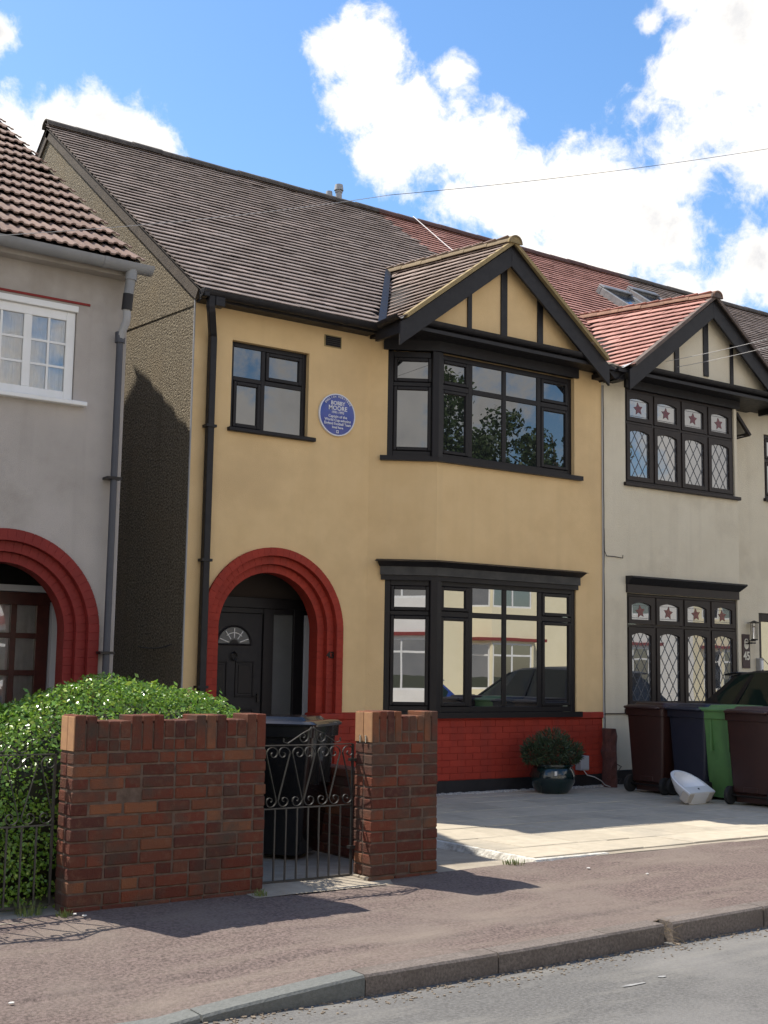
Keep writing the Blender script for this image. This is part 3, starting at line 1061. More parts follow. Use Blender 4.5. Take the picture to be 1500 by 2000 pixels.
part(w, 'front_wall', 'yellow_render', yel)
# gable flank wall
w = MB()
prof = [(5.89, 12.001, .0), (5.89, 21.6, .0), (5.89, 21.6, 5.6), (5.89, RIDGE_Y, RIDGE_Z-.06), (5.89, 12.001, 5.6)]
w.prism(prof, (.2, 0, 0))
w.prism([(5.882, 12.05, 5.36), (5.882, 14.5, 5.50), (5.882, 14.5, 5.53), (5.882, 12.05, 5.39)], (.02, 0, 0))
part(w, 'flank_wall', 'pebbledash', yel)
part(MB().box(5.880, 5.893, 11.99, 12.01, .1, 5.42), 'corner_bead', 'pipe_pale', yel)
part(MB().prism([(5.95, 21.5, .0), (11.4, 21.5, .0), (11.4, 21.5, 5.6), (5.95, 21.5, 5.6)], (0, .1, 0)), 'rear_wall', 'pebbledash', yel)
# ---- red brick base
w = MB()
panel(w, (7.85, 11.996), (8.178, 11.996), .0, 1.0)
panel(w, (8.178, 11.996), (8.872, 11.606), .0, 1.0)
panel(w, (8.872, 11.606), (11.53, 11.606), .0, 1.0)
base = part(w, 'brick_base', 'red_paint', yel)
for P, Q in (((7.86, 11.991), (8.15, 11.991)), ((8.19, 11.986), (8.86, 11.6)), ((8.87, 11.6), (11.52, 11.6))):
    brick_run(base, P, Q, .272, 9, brick_red, l=.2210, h=.0705, j=.0042, back=.0478, jit=.0006)
for P, Q in (((7.85, 12.0), (8.17, 12.0)), ((8.17, 12.0), (8.87, 11.6)), ((8.87, 11.6), (11.53, 11.6))):
    O, d, n, L = frame2(P, Q)
    part(MB().obox(O, d, Z3, n, (0, L), (.950, 1.028), (-.05, .018)), 'ledge', 'red_paint', yel, bevel=.006)
    part(MB().obox(O, d, Z3, n, (0, L), (.0, .265), (-.05, .010)), 'plinth', 'black_paint', yel)
# ---- arch: three stepped rings of painted brick
def arch(parent, cx, sp, y0, radii, step, zbot, mat, bm_mat, zledge=None):
    for ri in range(len(radii)-1):
        ro, rin = radii[ri], radii[ri+1]
        yf = y0+step*ri
        core = MB()
        n = 44
        dep = .30-step*ri
        prof = [(cx+ro-.004, zbot)] + [(cx+(ro-.004)*math.cos(math.pi*i/n), sp+(ro-.004)*math.sin(math.pi*i/n)) for i in range(n+1)] + [(cx-ro+.004, zbot)]
        pin = [(cx+rin+.004, zbot)] + [(cx+(rin+.004)*math.cos(math.pi*i/n), sp+(rin+.004)*math.sin(math.pi*i/n)) for i in range(n+1)] + [(cx-rin-.004, zbot)]
        for i in range(len(prof)-1):
            q = [(prof[i], prof[i+1], pin[i+1], pin[i])][0]
            core.prism([(p[0], yf+.003, p[1]) for p in q], (0, dep, 0))
        co = part(core, 'arch_ring', bm_mat, parent)
        rm = (ro+rin)/2
        th = ro-rin
        me = brick_mesh('arch_brick', th-.001, .1, .0735, mat, .0025)
        nb = int(math.pi*rm/.077)
        for i in range(nb):
            an = math.pi*(i+.5)/nb
            rot = Matrix.Rotation(-an, 3, 'Y')
            link('arch_brick', me, co, (cx+rm*math.cos(an), yf+.05+random.uniform(-.001, .001), sp+rm*math.sin(an)), rot, (1, 1, math.pi*rm/nb/.0742))
        z = sp-.0375
        while z > zbot:
            for sgn in (-1, 1):
                link('arch_brick', me, co, (cx+sgn*rm, yf+.05+random.uniform(-.001, .001), z))
            z -= .0755
    return
arch(yel, CX, SP, 11.965, [.89, .80, .71, .62], .062, .05, 'red_paint', 'red_paint')
part(MB().box(7.545, 7.86, 11.93, 12.28, .945, 1.02), 'pilaster_ledge', 'red_paint', yel, bevel=.02, seg=2)
# house number on the arch
def text_mesh(s, size, mat, name='lettering', ext=.002, align='CENTER', bold=0.0):
    cu = bpy.data.curves.new('txt', 'FONT')
    cu.body = s
    cu.size = size
    cu.align_x = align
    cu.align_y = 'CENTER'
    cu.extrude = ext
    cu.offset = bold
    cu.resolution_u = 3
    to = bpy.data.objects.new('txt', cu)
    col.objects.link(to)
    dg = bpy.context.evaluated_depsgraph_get()
    me = bpy.data.meshes.new_from_object(to.evaluated_get(dg))
    bpy.data.objects.remove(to)
    me.name = name
    me.materials.clear()
    me.materials.append(MATS[mat])
    return me
FACE = Matrix(((1, 0, 0), (0, 0, -1), (0, 1, 0)))     # text lying in the plane of a wall that looks to -Y
link('house_number', text_mesh('43', .10, 'dark_metal', 'house_number', .006, bold=.002), yel, (CX+.755, 12.02, 1.66), FACE)
# ---- porch
w = MB()
w.quad((6.10, 12.2, .1), (6.10, 12.7, .1), (6.10, 12.7, 2.62), (6.10, 12.2, 2.62))
w.quad((7.86, 12.7, .1), (7.86, 12.2, .1), (7.86, 12.2, 2.62), (7.86, 12.7, 2.62))
w.quad((6.10, 12.2, 2.62), (6.10, 12.7, 2.62), (7.86, 12.7, 2.62), (7.86, 12.2, 2.62))
w.quad((6.10, 12.72, 2.62), (7.86, 12.72, 2.62), (7.86, 12.72, 2.25), (6.10, 12.72, 2.25))
w.quad((6.05, 12.2, .05), (6.34, 12.2, .05), (6.34, 12.2, 2.9), (6.05, 12.2, 2.9))
w.quad((5.95, 12.745, 0), (7.95, 12.745, 0), (7.95, 12.745, 2.7), (5.95, 12.745, 2.7))
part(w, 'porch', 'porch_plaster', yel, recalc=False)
part(MB().box(7.735, 7.85, 12.60, 12.7, .1, 2.12), 'porch_jamb', 'white_wall', yel)
dr = MB().box(6.40, 7.20, 12.66, 12.71, .12, 2.12)
door = part(dr, 'front_door', 'black_paint', yel, bevel=.004)
for (a, b, c, e) in ((6.50, 6.76, 1.18, 1.58), (6.86, 7.10, 1.18, 1.58), (6.50, 6.76, .3, 1.05), (6.86, 7.10, .3, 1.05)):
    m = MB()
    t = .018
    m.box(a, b, 12.648, 12.662, c, c+t).box(a, b, 12.648, 12.662, e-t, e).box(a, a+t, 12.649, 12.662, c+t, e-t).box(b-t, b, 12.649, 12.662, c+t, e-t)
    m.box(a+.04, b-.04, 12.652, 12.662, c+.04, e-.04)
    part(m, 'door_panel', 'black_frame', door, bevel=.004)
fx, fz, fr_ = 6.835, 1.765, .205
pts = [(fx+fr_*math.cos(math.pi*i/16), 12.655, fz+fr_*.95*math.sin(math.pi*i/16)) for i in range(17)]
part(MB().prism(pts, (0, .004, 0)), 'fanlight', 'grey_panel', door)
m = MB()
m.tube([(fx+(fr_+.01)*math.cos(math.pi*i/16), 12.652, fz+(fr_*.95+.01)*math.sin(math.pi*i/16)) for i in range(17)], .012, 6)
m.tube([(fx-fr_-.01, 12.652, fz), (fx+fr_+.01, 12.652, fz)], .012, 6)
m.prism([(fx+.055*math.cos(math.pi*i/8), 12.645, fz+.055*math.sin(math.pi*i/8)) for i in range(9)], (0, .01, 0))
part(m, 'fanlight_frame', 'black_frame', door)
m = MB()
for an in (R(20), R(55), R(90), R(125), R(160)):
    m.tube([(fx+.075*math.cos(an), 12.651, fz+.07*math.sin(an)), (fx+.19*math.cos(an), 12.651, fz+.18*math.sin(an))], .007, 5)
m.tube([(fx+.14*math.cos(a), 12.6505, fz+.13*math.sin(a)) for a in [R(45+q*11) for q in range(9)]], .005, 5)
part(m, 'fanlight_bars', 'upvc', door)
m = MB().tube([(6.835+.035*math.cos(q*.5), 12.635, 1.63+.045*math.sin(q*.5)) for q in range(13)], .008, 6)
m.lathe([(0, 0), (.02, .004), (.024, .014), (.0, .03)], 12, (6.835, 12.64, 1.66))
part(m, 'door_knocker', 'dark_metal', door, smooth=True)
part(MB().box(7.14, 7.165, 12.64, 12.662, 1.12, 1.22).tube([(7.15, 12.63, 1.19), (7.08, 12.625, 1.19)], .007, 6), 'door_handle', 'dark_metal', door, bevel=.003)
m = MB().box(6.34, 6.40, 12.64, 12.72, .1, 2.18).box(7.20, 7.33, 12.63, 12.72, .1, 2.18).box(7.60, 7.735, 12.63, 12.72, .1, 2.18).box(6.40, 7.20, 12.64, 12.72, 2.12, 2.18).box(7.33, 7.60, 12.64, 12.72, 2.12, 2.18).box(6.1, 7.86, 12.62, 12.72, 2.18, 2.30)
dfm = part(m, 'door_frame', 'black_frame', yel, bevel=.004)
part(MB().box(7.33, 7.60, 12.67, 12.68, .1, 2.12), 'side_light', 'grey_panel', dfm)
part(MB().box(6.0, 7.9, 12.0, 12.72, .06, .14), 'door_step', 'concrete', yel)
# ---- windows
window('window', yel, (5.89, 12), (8.18, 12), .463, 1.446, 4.05, 5.053, mull=[.89], trans=4.645, sash={(1, 1), (0, 0)}, rec=.06, dep=.06, fw=.055, gmat='upper_glass')
sill(yel, (5.89, 12), (8.18, 12), .43, 1.53, 4.04, 4.085, .055, 'black_frame')
# upper bay
FU = 8.87
window('bay_window', yel, B_, E_, .02, 11.055-FU, 3.98, 5.235, mull=[9.405-FU, 9.937-FU, 10.505-FU], trans=4.845, sash={(0, 0), (0, 1), (3, 0), (3, 1)}, rec=.055, dep=.07, fw=.062, mw=.062, gmat='upper_glass')
window('bay_window', yel, A_, B_, .205, LA-.0, 3.98, 5.235, trans=4.845, sash='all', rec=.03, dep=.06, fw=.07, gmat='upper_glass')
part(MB().prism([(8.80, 11.612, 3.97), (8.872, 11.585, 3.97), (8.95, 11.598, 3.97), (8.95, 11.68, 3.97), (8.82, 11.70, 3.97)], (0, 0, 1.27)), 'corner_post', 'black_frame', yel, bevel=.006)
# lower bay
window('bay_window', yel, B_, E_, .02, 11.075-FU, 1.035, 2.545, mull=[9.400-FU, 9.925-FU, 10.49-FU], trans=2.16, sash={(0, 0), (0, 1), (3, 0), (3, 1)}, rec=.02, dep=.07, fw=.065, mw=.064)
window('bay_window', yel, A_, B_, .205, LA-.0, 1.035, 2.545, trans=2.16, sash='all', rec=.02, dep=.06, fw=.07)
part(MB().prism([(8.80, 11.61, 1.03), (8.872, 11.578, 1.03), (8.95, 11.588, 1.03), (8.95, 11.68, 1.03), (8.82, 11.70, 1.03)], (0, 0, 1.52)), 'corner_post', 'black_frame', yel, bevel=.006)
def wrap(parent, z0, z1, out, ua, ub, mat, name, top_out=None):
    """moulding that runs round the angled side and the front of the bay"""
    O1, d1, n1, L1 = frame2(A_, B_)
    O2, d2, n2, L2 = frame2(B_, E_)
    bis = (n1+n2).normalized(); kk = 1/bis.dot(n1)
    def pth(o):
        return [O1+d1*(ua-o*.35)+n1*o, Vector((*B_, 0))+bis*o*kk, O2+d2*(ub+o*.35)+n2*o]
    lo, hi = pth(out), pth(top_out if top_out is not None else out)
    bk = [O1+d1*ua-n1*.04, Vector((*B_, 0))-bis*.04, O2+d2*ub-n2*.04]
    m = MB()
    rings = []
    for i in range(3):
        rings.append([bk[i]+Z3*z0, lo[i]+Z3*z0, hi[i]+Z3*z1, bk[i]+Z3*z1])
    m.loft(rings)
    return part(m, name, mat, parent)
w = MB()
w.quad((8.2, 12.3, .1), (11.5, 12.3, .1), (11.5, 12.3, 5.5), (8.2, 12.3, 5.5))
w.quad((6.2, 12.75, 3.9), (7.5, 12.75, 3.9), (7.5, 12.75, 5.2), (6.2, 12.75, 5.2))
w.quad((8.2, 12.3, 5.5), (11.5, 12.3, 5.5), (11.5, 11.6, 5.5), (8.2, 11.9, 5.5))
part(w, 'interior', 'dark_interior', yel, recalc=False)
wrap(yel, 3.922, 3.978, .055, .14, 2.27, 'black_frame', 'sill')
wrap(yel, .97, 1.034, .05, .12, 2.25, 'black_frame', 'sill')
wrap(yel, 5.24, 5.50, .035, .16, 2.225, 'black_paint', 'fascia')
wrap(yel, 2.535, 2.590, .025, .165, 2.215, 'black_frame', 'frame_head')
wrap(yel, 2.592, 2.690, .045, .16, 2.225, 'weathered_black', 'fascia')
wrap(yel, 2.690, 2.745, .05, .15, 2.23, 'black_paint', 'cornice', top_out=.13)
wrap(yel, 2.745, 2.772, .135, .12, 2.26, 'black_paint', 'cornice_cap', top_out=.05)
# ---- vent
m = MB().box(7.545, 7.75, 11.99, 12.03, 5.185, 5.30)
v = part(m, 'air_vent', 'dark_interior', yel)
part(MB().box(7.53, 7.762, 11.993, 11.9985, 5.172, 5.186).box(7.735, 7.762, 11.9925, 11.998, 5.186, 5.312).box(7.53, 7.545, 11.993, 11.9985, 5.186, 5.312).box(7.545, 7.735, 11.993, 11.9985, 5.300, 5.312), 'vent_frame', 'verge_buff', v)
m = MB()
for q in range(1, 5):
    m.box(7.55, 7.745, 11.984, 11.992, 5.185+q*.023, 5.189+q*.023)
part(m, 'vent_slats', 'weathered_black', v)

# ---- main roof, shared builder for both houses of the pair and the next pair
def main_roof(parent, x0, x1, mat, rmat, nobj, cut=None):
    O = Vector((x0, 11.75, 5.47)); s = Vector((0, 1, RS)).normalized()
    smax = (RIDGE_Y-11.75)/s.y-.06
    dk = MB()
    e = .03
    dk.quad((x0, 11.78, 5.47-e+.02), (x1, 11.78, 5.47-e+.02), (x1, RIDGE_Y, RIDGE_Z-.02-e), (x0, RIDGE_Y, RIDGE_Z-.02-e))
    dk.quad((x0, RIDGE_Y, RIDGE_Z-.02), (x1, RIDGE_Y, RIDGE_Z-.02), (x1, 21.9, 5.47), (x0, 21.9, 5.47))
    part(dk, 'roof_deck', 'roof_deck', parent)
    def ins(u, sc):
        if u < -.02 or u > x1-x0+.05: return False
        X = x0+u; Y = 11.75+sc*s.y
        if cut and cut(X, Y): return False
        return True
    tile_field(parent, O, (1, 0, 0), s, ins, x1-x0, smax, .150, .24, .023, mat, nobj)
    ridge_run(parent, (x0-.02, RIDGE_Y, RIDGE_Z-.03), (x1, RIDGE_Y, RIDGE_Z-.03), .125, rmat)
BX0, BX1, BXC = 8.12, 11.30, 9.71        # feet and apex of the bay gable
BYF = 11.22
BZ0, BZ1, BZ2 = 5.45, 6.66, 6.92         # eave, apex front, ridge back
YB_BACK = roof_y(BZ2)
def bay_cut(X, Y):
    x = X if X < XP else 2*XP-X
    zm = 5.47+(Y-11.75)*RS
    half = (BZ1+(BZ2-BZ1)*(Y-BYF)/(YB_BACK-BYF)) - abs(x-BXC)*(BZ1-BZ0)/(BXC-BX0)
    return zm < half-.02 and x > 8.0
main_roof(yel, 5.84, XP, 'tile_brown', 'ridge_dark', 290, bay_cut)
# verge mortar under the tiles on the gable
m = MB()
s = Vector((0, 1, RS)).normalized(); n_ = Vector((0, -RS, 1)).normalized()
m.obox((5.86, 11.78, 5.47), (1, 0, 0), s, n_, (0, .06), (.1, 6.2), (-.15, -.012))
m.obox((5.86, RIDGE_Y, RIDGE_Z), (1, 0, 0), Vector((0, 1, -RS)).normalized(), Vector((0, RS, 1)).normalized(), (0, .06), (0, 5.5), (-.16, -.01))
part(m, 'verge', 'verge_mortar', yel)
def bay_roof(parent, on, mat, rmat, vmat, nobj):
    X = lambda x: mir(x, on)
    sx = -1 if on else 1
    for side in (0, 1):                   # 0: outer slope, 1: slope towards the party line
        xe = BX0 if side == 0 else BX1
        dk = MB()
        yv = roof_y(BZ0)-.02
        if side == 0:
            dk.quad((X(xe), BYF, BZ0-.03), (X(xe), yv, BZ0-.03), (X(BXC), YB_BACK, BZ2-.05), (X(BXC), BYF, BZ1-.05))
        else:
            dk.quad((X(xe+.2), BYF+.1, BZ0-.2), (X(xe+.2), yv+.1, BZ0-.2), (X(BXC), YB_BACK, BZ2-.05), (X(BXC), BYF, BZ1-.05))
        part(dk, 'roof_deck', 'roof_deck', parent)
        O = Vector((X(xe), BYF, BZ0))
        up = (Vector((X(BXC), BYF, BZ1))-O)
        smax = up.length
        sdir = up.normalized()
        tilt_y = (BZ2-BZ1)/(YB_BACK-BYF)
        u = Vector((0, 1, 0))
        def ins(uu, sc):
            if uu < .02 or sc > smax-.02: return False
            t = sc/smax
            Y = BYF+uu
            zz = BZ0+(BZ1-BZ0)*t + tilt_y*uu*t
            return zz > 5.47+(Y-11.75)*RS-.03
        tile_field(parent, O, u, sdir+Vector((0, 0, .0)), ins, 2.9, smax, .136, .24, .026, mat, nobj if side == 0 else 40,
                   pos=lambda uu, sc, O=O, sdir=sdir, smax=smax: O+Vector((0, uu, tilt_y*uu*sc/smax))+sdir*sc,
                   sfun=lambda uu, sc, sdir=sdir, smax=smax: (sdir+Vector((0, 0, tilt_y*uu/smax)), Vector((0, 1, tilt_y*sc/smax))))
    ridge_run(parent, (X(BXC), BYF-.04, BZ1-.02), (X(BXC), YB_BACK+.1, BZ2-.01), .10, rmat, seg=.42)
    # bargeboards, buff verge and gable with studs
    for side in (0, 1):
        xf = BX0 if side == 0 else BX1
        fo = Vector((X(xf), 0, 5.43)); ap = Vector((X(BXC), 0, 6.63))
        t = (ap-fo).normalized(); dn = Vector((t.z, 0, -t.x))
        if dn.z > 0: dn = -dn
        w_ = .215
        # board: vertical cut at apex, plumb cut foot
        vz = w_/abs(dn.z)
        ext = t*(-.06)
        poly = [fo+ext, ap, ap-Z3*vz, fo+ext-Z3*(vz*.0)+dn*w_*1.0]
        poly = [fo+ext, ap, ap-Z3*vz, Vector((fo.x+ext.x+ (0.0), 0, fo.z+ext.z-vz))]
        b = MB().prism([p+Vector((0, BYF+.04, 0)) for p in poly], (0, .035, 0))
        part(b, 'bargeboard', 'black_paint', parent, bevel=.004)
        vb = MB().prism([p+Vector((0, BYF-.012, 0)) for p in (fo+Z3*.0+t*.02, ap+t*.0, ap+Z3*.055, fo+t*.02+Z3*.055)], (0, .10, 0))
        part(vb, 'verge', vmat, parent)
    cap = MB().prism([(X(BXC)+.11*math.cos(math.pi*i/10), BYF-.035, BZ1-.03+.095*math.sin(math.pi*i/10)) for i in range(11)], (0, .03, 0))
    part(cap, 'ridge_end', vmat, parent)
    # valley gutter
    va = Vector((X(BX0)-sx*.02, roof_y(BZ0)-.06, BZ0+.0)); vb_ = Vector((X(BXC)-sx*.06, YB_BACK-.02, BZ2+.0))
    t = (vb_-va).normalized(); sd_ = Vector((1, 0, 0))
    m = MB().quad(va+Vector((-.06, 0, .03)), va+Vector((.05, 0, .03)), vb_+Vector((.04, 0, .03)), vb_+Vector((-.05, 0, .03)))
    part(m, 'valley', 'black_paint' if not on else 'lead', parent)
bay_roof(yel, False, 'tile_bay', 'ridge_buff', 'verge_buff', 230)
def pediment(parent, on, wallmat, post):
    X = lambda x: mir(x, on)
    yq = 11.42
    k = (6.60-5.46)/(BXC-8.2)
    w = MB().prism([(X(8.22), yq, 5.40), (X(11.2), yq, 5.40), (X(BXC), yq, 6.58)], (0, .06, 0))
    ped = part(w, 'gable_panel', wallmat, parent)
    for (a, b, zt) in ((9.15, 9.215, 6.10), (9.665, 9.765, 6.45), (10.255, 10.345, 6.10)):
        zb = 5.5 if not (post and a == 9.665) else 5.57
        xa, xb = sorted((X(a), X(b)))
        part(MB().box(xa, xb, yq-.02, yq-.001, zb, zt), 'timber_stud', 'black_paint', ped, bevel=.003)
    xa, xb = sorted((X(8.25), X(11.15)))
    part(MB().box(xa, xb, yq-.028, yq-.002, 5.41, 5.535), 'timber_rail', 'black_paint', ped, bevel=.003)
    g = gutter(parent, (xa+.1, yq-.09, 5.49), (xb-.05, yq-.09, 5.49), .058, 'black_paint')
    # soffit and box under the gable
    xa, xb = sorted((X(8.16), X(11.5)))
    part(MB().box(xa, xb, BYF+.09, 12.0, 5.36, 5.40), 'soffit', 'black_paint', parent)
    # cheek under the outer eave
    xa, xb = sorted((X(8.10), X(8.14)))
    part(MB().box(xa, xb, BYF+.06, 11.80, 5.28, 5.43), 'fascia', 'black_paint', parent)
pediment(yel, False, 'yellow_render', False)
# ---- gutters, fascia, downpipe
part(MB().box(5.86, 8.12, 11.80, 11.84, 5.375, 5.50), 'fascia', 'black_paint', yel)
part(MB().box(5.9, 8.12, 11.84, 12.0, 5.385, 5.41), 'soffit', 'black_paint', yel)
gutter(yel, (5.83, 11.735, 5.452), (8.10, 11.735, 5.452), .062, 'black_paint')
gutter(yel, (8.06, 11.66, 5.455), (8.06, 11.24, 5.475), .055, 'black_paint')
part(MB().box(5.98, 6.09, 11.69, 11.80, 5.30, 5.40).box(5.84, 5.90, 11.68, 11.80, 5.38, 5.47), 'gutter_outlet', 'black_paint', yel, bevel=.004)
def square_pipe(mb, pts, h):
    pts = [Vector(p) for p in pts]
    rings = []
    for i, p in enumerate(pts):
        a = pts[max(i-1, 0)]; b = pts[min(i+1, len(pts)-1)]
        t = (b-a).normalized()
        x = Vector((1, 0, 0)) if abs(t.x) < .8 else Vector((0, 0, 1))
        x = (x-t*x.dot(t)).normalized(); y = t.cross(x)
        rings.append([p+x*h+y*h, p-x*h+y*h, p-x*h-y*h, p+x*h-y*h])
    mb.loft(rings)
m = MB()
square_pipe(m, [(5.945, 11.74, 5.42), (5.945, 11.745, 5.29), (5.96, 11.76, 5.25), (6.055, 11.90, 5.06), (6.075, 11.93, 5.02), (6.075, 11.93, .1)], .038)
dp = part(m, 'downpipe', 'black_paint', yel, bevel=.006)
for zc in (4.05, 2.62, 1.3):
    part(MB().box(6.015, 6.135, 11.88, 11.985, zc-.014, zc+.014), 'pipe_bracket', 'black_paint', dp)
# ---- flues above the ridge
for (fx_, fy_, zt, r_) in ((11.24, 17.55, 9.73, .065), (11.09, 17.62, 9.60, .05)):
    m = MB()
    m.lathe([(r_*.85, 8.3), (r_*.85, zt-.14), (r_*1.0, zt-.14), (r_*1.0, zt-.12), (r_*.82, zt-.12), (r_*.82, zt-.10), (r_*1.25, zt-.10), (r_*1.05, zt), (0, zt+.005)], 16, (fx_, fy_, 0))
    part(m, 'flue', 'pipe_pale', yel, smooth=True)

# ---------------------------------------------------------------- plaque
pl = thing('blue_plaque', 'round blue commemorative plaque with white lettering on the yellow wall', 'plaque', (7.712, 11.985, 4.39))
PR = .245
me, _ = MB().lathe([(0, .0), (PR-.014, .0), (PR-.014, .022), (PR-.05, .030), (0, .033)], 48).mesh('plaque_disc', 'plaque_blue', 0, True, origin=(0, 0, 0))
ROT_DISC = Matrix(((1, 0, 0), (0, 0, -1), (0, 1, 0)))
link('disc', me, pl, (7.712, 11.998, 4.39), ROT_DISC)
me, _ = MB().lathe([(PR-.014, .0), (PR, .0), (PR, .026), (PR-.012, .028), (PR-.014, .022)], 48).mesh('plaque_rim', 'plaque_white', 0, True, origin=(0, 0, 0))
link('rim', me, pl, (7.712, 11.998, 4.39), ROT_DISC)
for s_, sz, dz, bo in (('BOBBY', .062, .130, .0012), ('MOORE', .072, .072, .0014), ('1941-1993', .040, .024, .0008), ('Captain of the', .044, -.024, .0008), ('World Cup-winning', .044, -.066, .0008), ('England Football Team', .044, -.108, .0008), ('lived here', .038, -.150, .0008)):
    me = text_mesh(s_, sz, 'plaque_white', 'lettering', .001, bold=bo)
    w_ = max(v.co.x for v in me.vertices)-min(v.co.x for v in me.vertices)
    lim = 2*math.sqrt(max(.01, (PR-.035)**2-dz*dz))
    k = min(1, lim/w_)
    link('lettering', me, pl, (7.712, 11.9635, 4.39+dz), FACE, (k, 1, 1))
word = 'ENGLISH HERITAGE'
for i, ch in enumerate(word):
    if ch == ' ':
        continue
    an = R(90+52-104*i/(len(word)-1))
    me = text_mesh(ch, .034, 'plaque_white', 'lettering', .001, bold=.0006)
    rr = PR-.036
    link('lettering', me, pl, (7.712+rr*math.cos(an), 11.9640, 4.39+rr*math.sin(an)), FACE @ Matrix.Rotation(an-math.pi/2, 3, 'Z'))
m = MB()
for a, b, c, e in ((-.016, .016, -.016, -.009), (-.016, .016, .009, .016), (-.016, -.009, -.009, .009), (.009, .016, -.009, .009)):
    m.box(7.712+a, 7.712+b, 11.9625, 11.9655, 4.39-.197+c, 4.39-.197+e)
part(m, 'emblem', 'plaque_white', pl)

# ---------------------------------------------------------------- cream neighbour
crm = thing('cream_house', 'cream rendered terrace house with leaded windows and red tiled roof', 'house', (14.3, 14, 0))
MA, MBp, ME = (14.27, 12.0), (mir(8.87, 1), 11.6), (XP, 11.6)
w = MB()
f0 = 11.53
panel(w, ME, MBp, .05, 5.55, [(11.965-f0, 14.135-f0, 3.985, 5.255), (11.97-f0, 14.14-f0, 1.06, 2.545)], .12)
panel(w, MBp, MA, .05, 5.55, [(.03, .36, 3.985, 5.255)], .05)
panel(w, MA, (17.15, 12.0), .05, 5.55, [(15.29-MA[0], 16.3-MA[0], 4.12, 5.09), (15.09-MA[0], 16.5-MA[0], .05, 2.42)], .14)
part(w, 'front_wall', 'cream_render', crm)
part(MB().box(11.535, 12.0, 11.585, 11.62, 1.0, 1.012), 'render_line', 'verge_mortar', crm)
part(MB().box(11.54, 14.195, 11.57, 11.62, .05, .30), 'plinth', 'black_paint', crm)
ws = dict(arch=True, lead='diamond', gmat='leaded_glass', mat='brown_frame', sash='all', fw=.035, sw=.062, mw=.035)
window('leaded_window', crm, ME, MBp, 11.97-f0, 14.13-f0, 3.99, 5.25, mull=[12.51-f0, 13.05-f0, 13.59-f0], trans=4.80, rec=.02, **ws)
window('leaded_window', crm, ME, MBp, 11.975-f0, 14.135-f0, 1.065, 2.54, mull=[12.512-f0, 13.052-f0, 13.592-f0], trans=2.13, rec=.02, **ws)
window('leaded_window', crm, MBp, MA, .03, .36, 3.99, 4.80, rec=.0, gmat='leaded_glass', mat='brown_frame', sash='all', fw=.03, sw=.04, lead='diamond')
# the open top light on the angled side
O, d, n, L = frame2(MBp, MA)
ang = R(38)
m = MB()
ot = O+d*.03+Z3*5.2+n*.02
dn = (-Z3*math.cos(ang)+n*math.sin(ang)); nn_ = n*math.cos(ang)+Z3*math.sin(ang)
for a, b, c, e in ((0, .33, 0, .05), (0, .33, .34, .39), (0, .05, .05, .34), (.28, .33, .05, .34)):
    m.obox(ot, d, dn, nn_, (a, b), (c, e), (0, .045))
ol = part(m, 'open_light', 'brown_frame', crm, bevel=.004)
part(MB().obox(ot, d, dn, nn_, (.05, .28), (.05, .34), (.02, .026)), 'pane', 'leaded_glass', ol)
part(MB().tube([O+d*.1+Z3*4.86+n*.02, ot+d*.1+dn*.36], .006, 6), 'stay', 'chrome', ol)
window('window', crm, MA, (17.15, 12.0), 15.29-MA[0], 16.3-MA[0], 4.12, 5.09, mull=[15.8-MA[0]], trans=4.7, sash='all', mat='brown_frame', rec=.03)
for P, Q, a, b, z0, z1 in ((ME, MBp, .40, 2.68, 3.945, 3.992), (ME, MBp, .385, 2.68, 1.0, 1.066), (MA, (17.15, 12.0), .985, 2.1, 4.075, 4.122)):
    sill(crm, P, Q, a, b, z0, z1, .05, 'brown_frame')
def fbox(par, P, Q, a, b, z0, z1, o0, o1, mat, name):
    O, d, n, L = frame2(P, Q)
    return part(MB().obox(O, d, Z3, n, (a, b), (z0, z1), (o0, o1)), name, mat, par, bevel=.003)
fbox(crm, ME, MBp, .42, 2.70, 5.25, 5.45, -.03, .035, 'black_paint', 'fascia')
fbox(crm, ME, MBp, .425, 2.62, 2.55, 2.66, -.03, .03, 'brown_frame', 'fascia')
O, d, n, L = frame2(ME, MBp)
m = MB()
m.loft([[O+d*u-n*.03+Z3*2.66, O+d*u+n*.04+Z3*2.66, O+d*(u+k)+n*.125+Z3*2.74, O+d*(u+k)+n*.125+Z3*2.762, O+d*u-n*.03+Z3*2.768] for u, k in ((.42, .0), (2.62, .06))])
part(m, 'cornice', 'black_paint', crm)
main_roof(crm, XP, 17.15, 'tile_red', 'ridge_red', 200, bay_cut)
bay_roof(crm, True, 'tile_red', 'ridge_terra', 'verge_grey', 220)
pediment(crm, True, 'cream_render', True)
part(MB().box(14.96, 17.1, 11.80, 11.84, 5.375, 5.50), 'fascia', 'black_paint', crm)
part(MB().box(14.95, 17.1, 11.84, 12.0, 5.385, 5.41), 'soffit', 'brown_frame', crm)
gutter(crm, (15.0, 11.735, 5.452), (17.1, 11.735, 5.452), .062, 'black_paint')
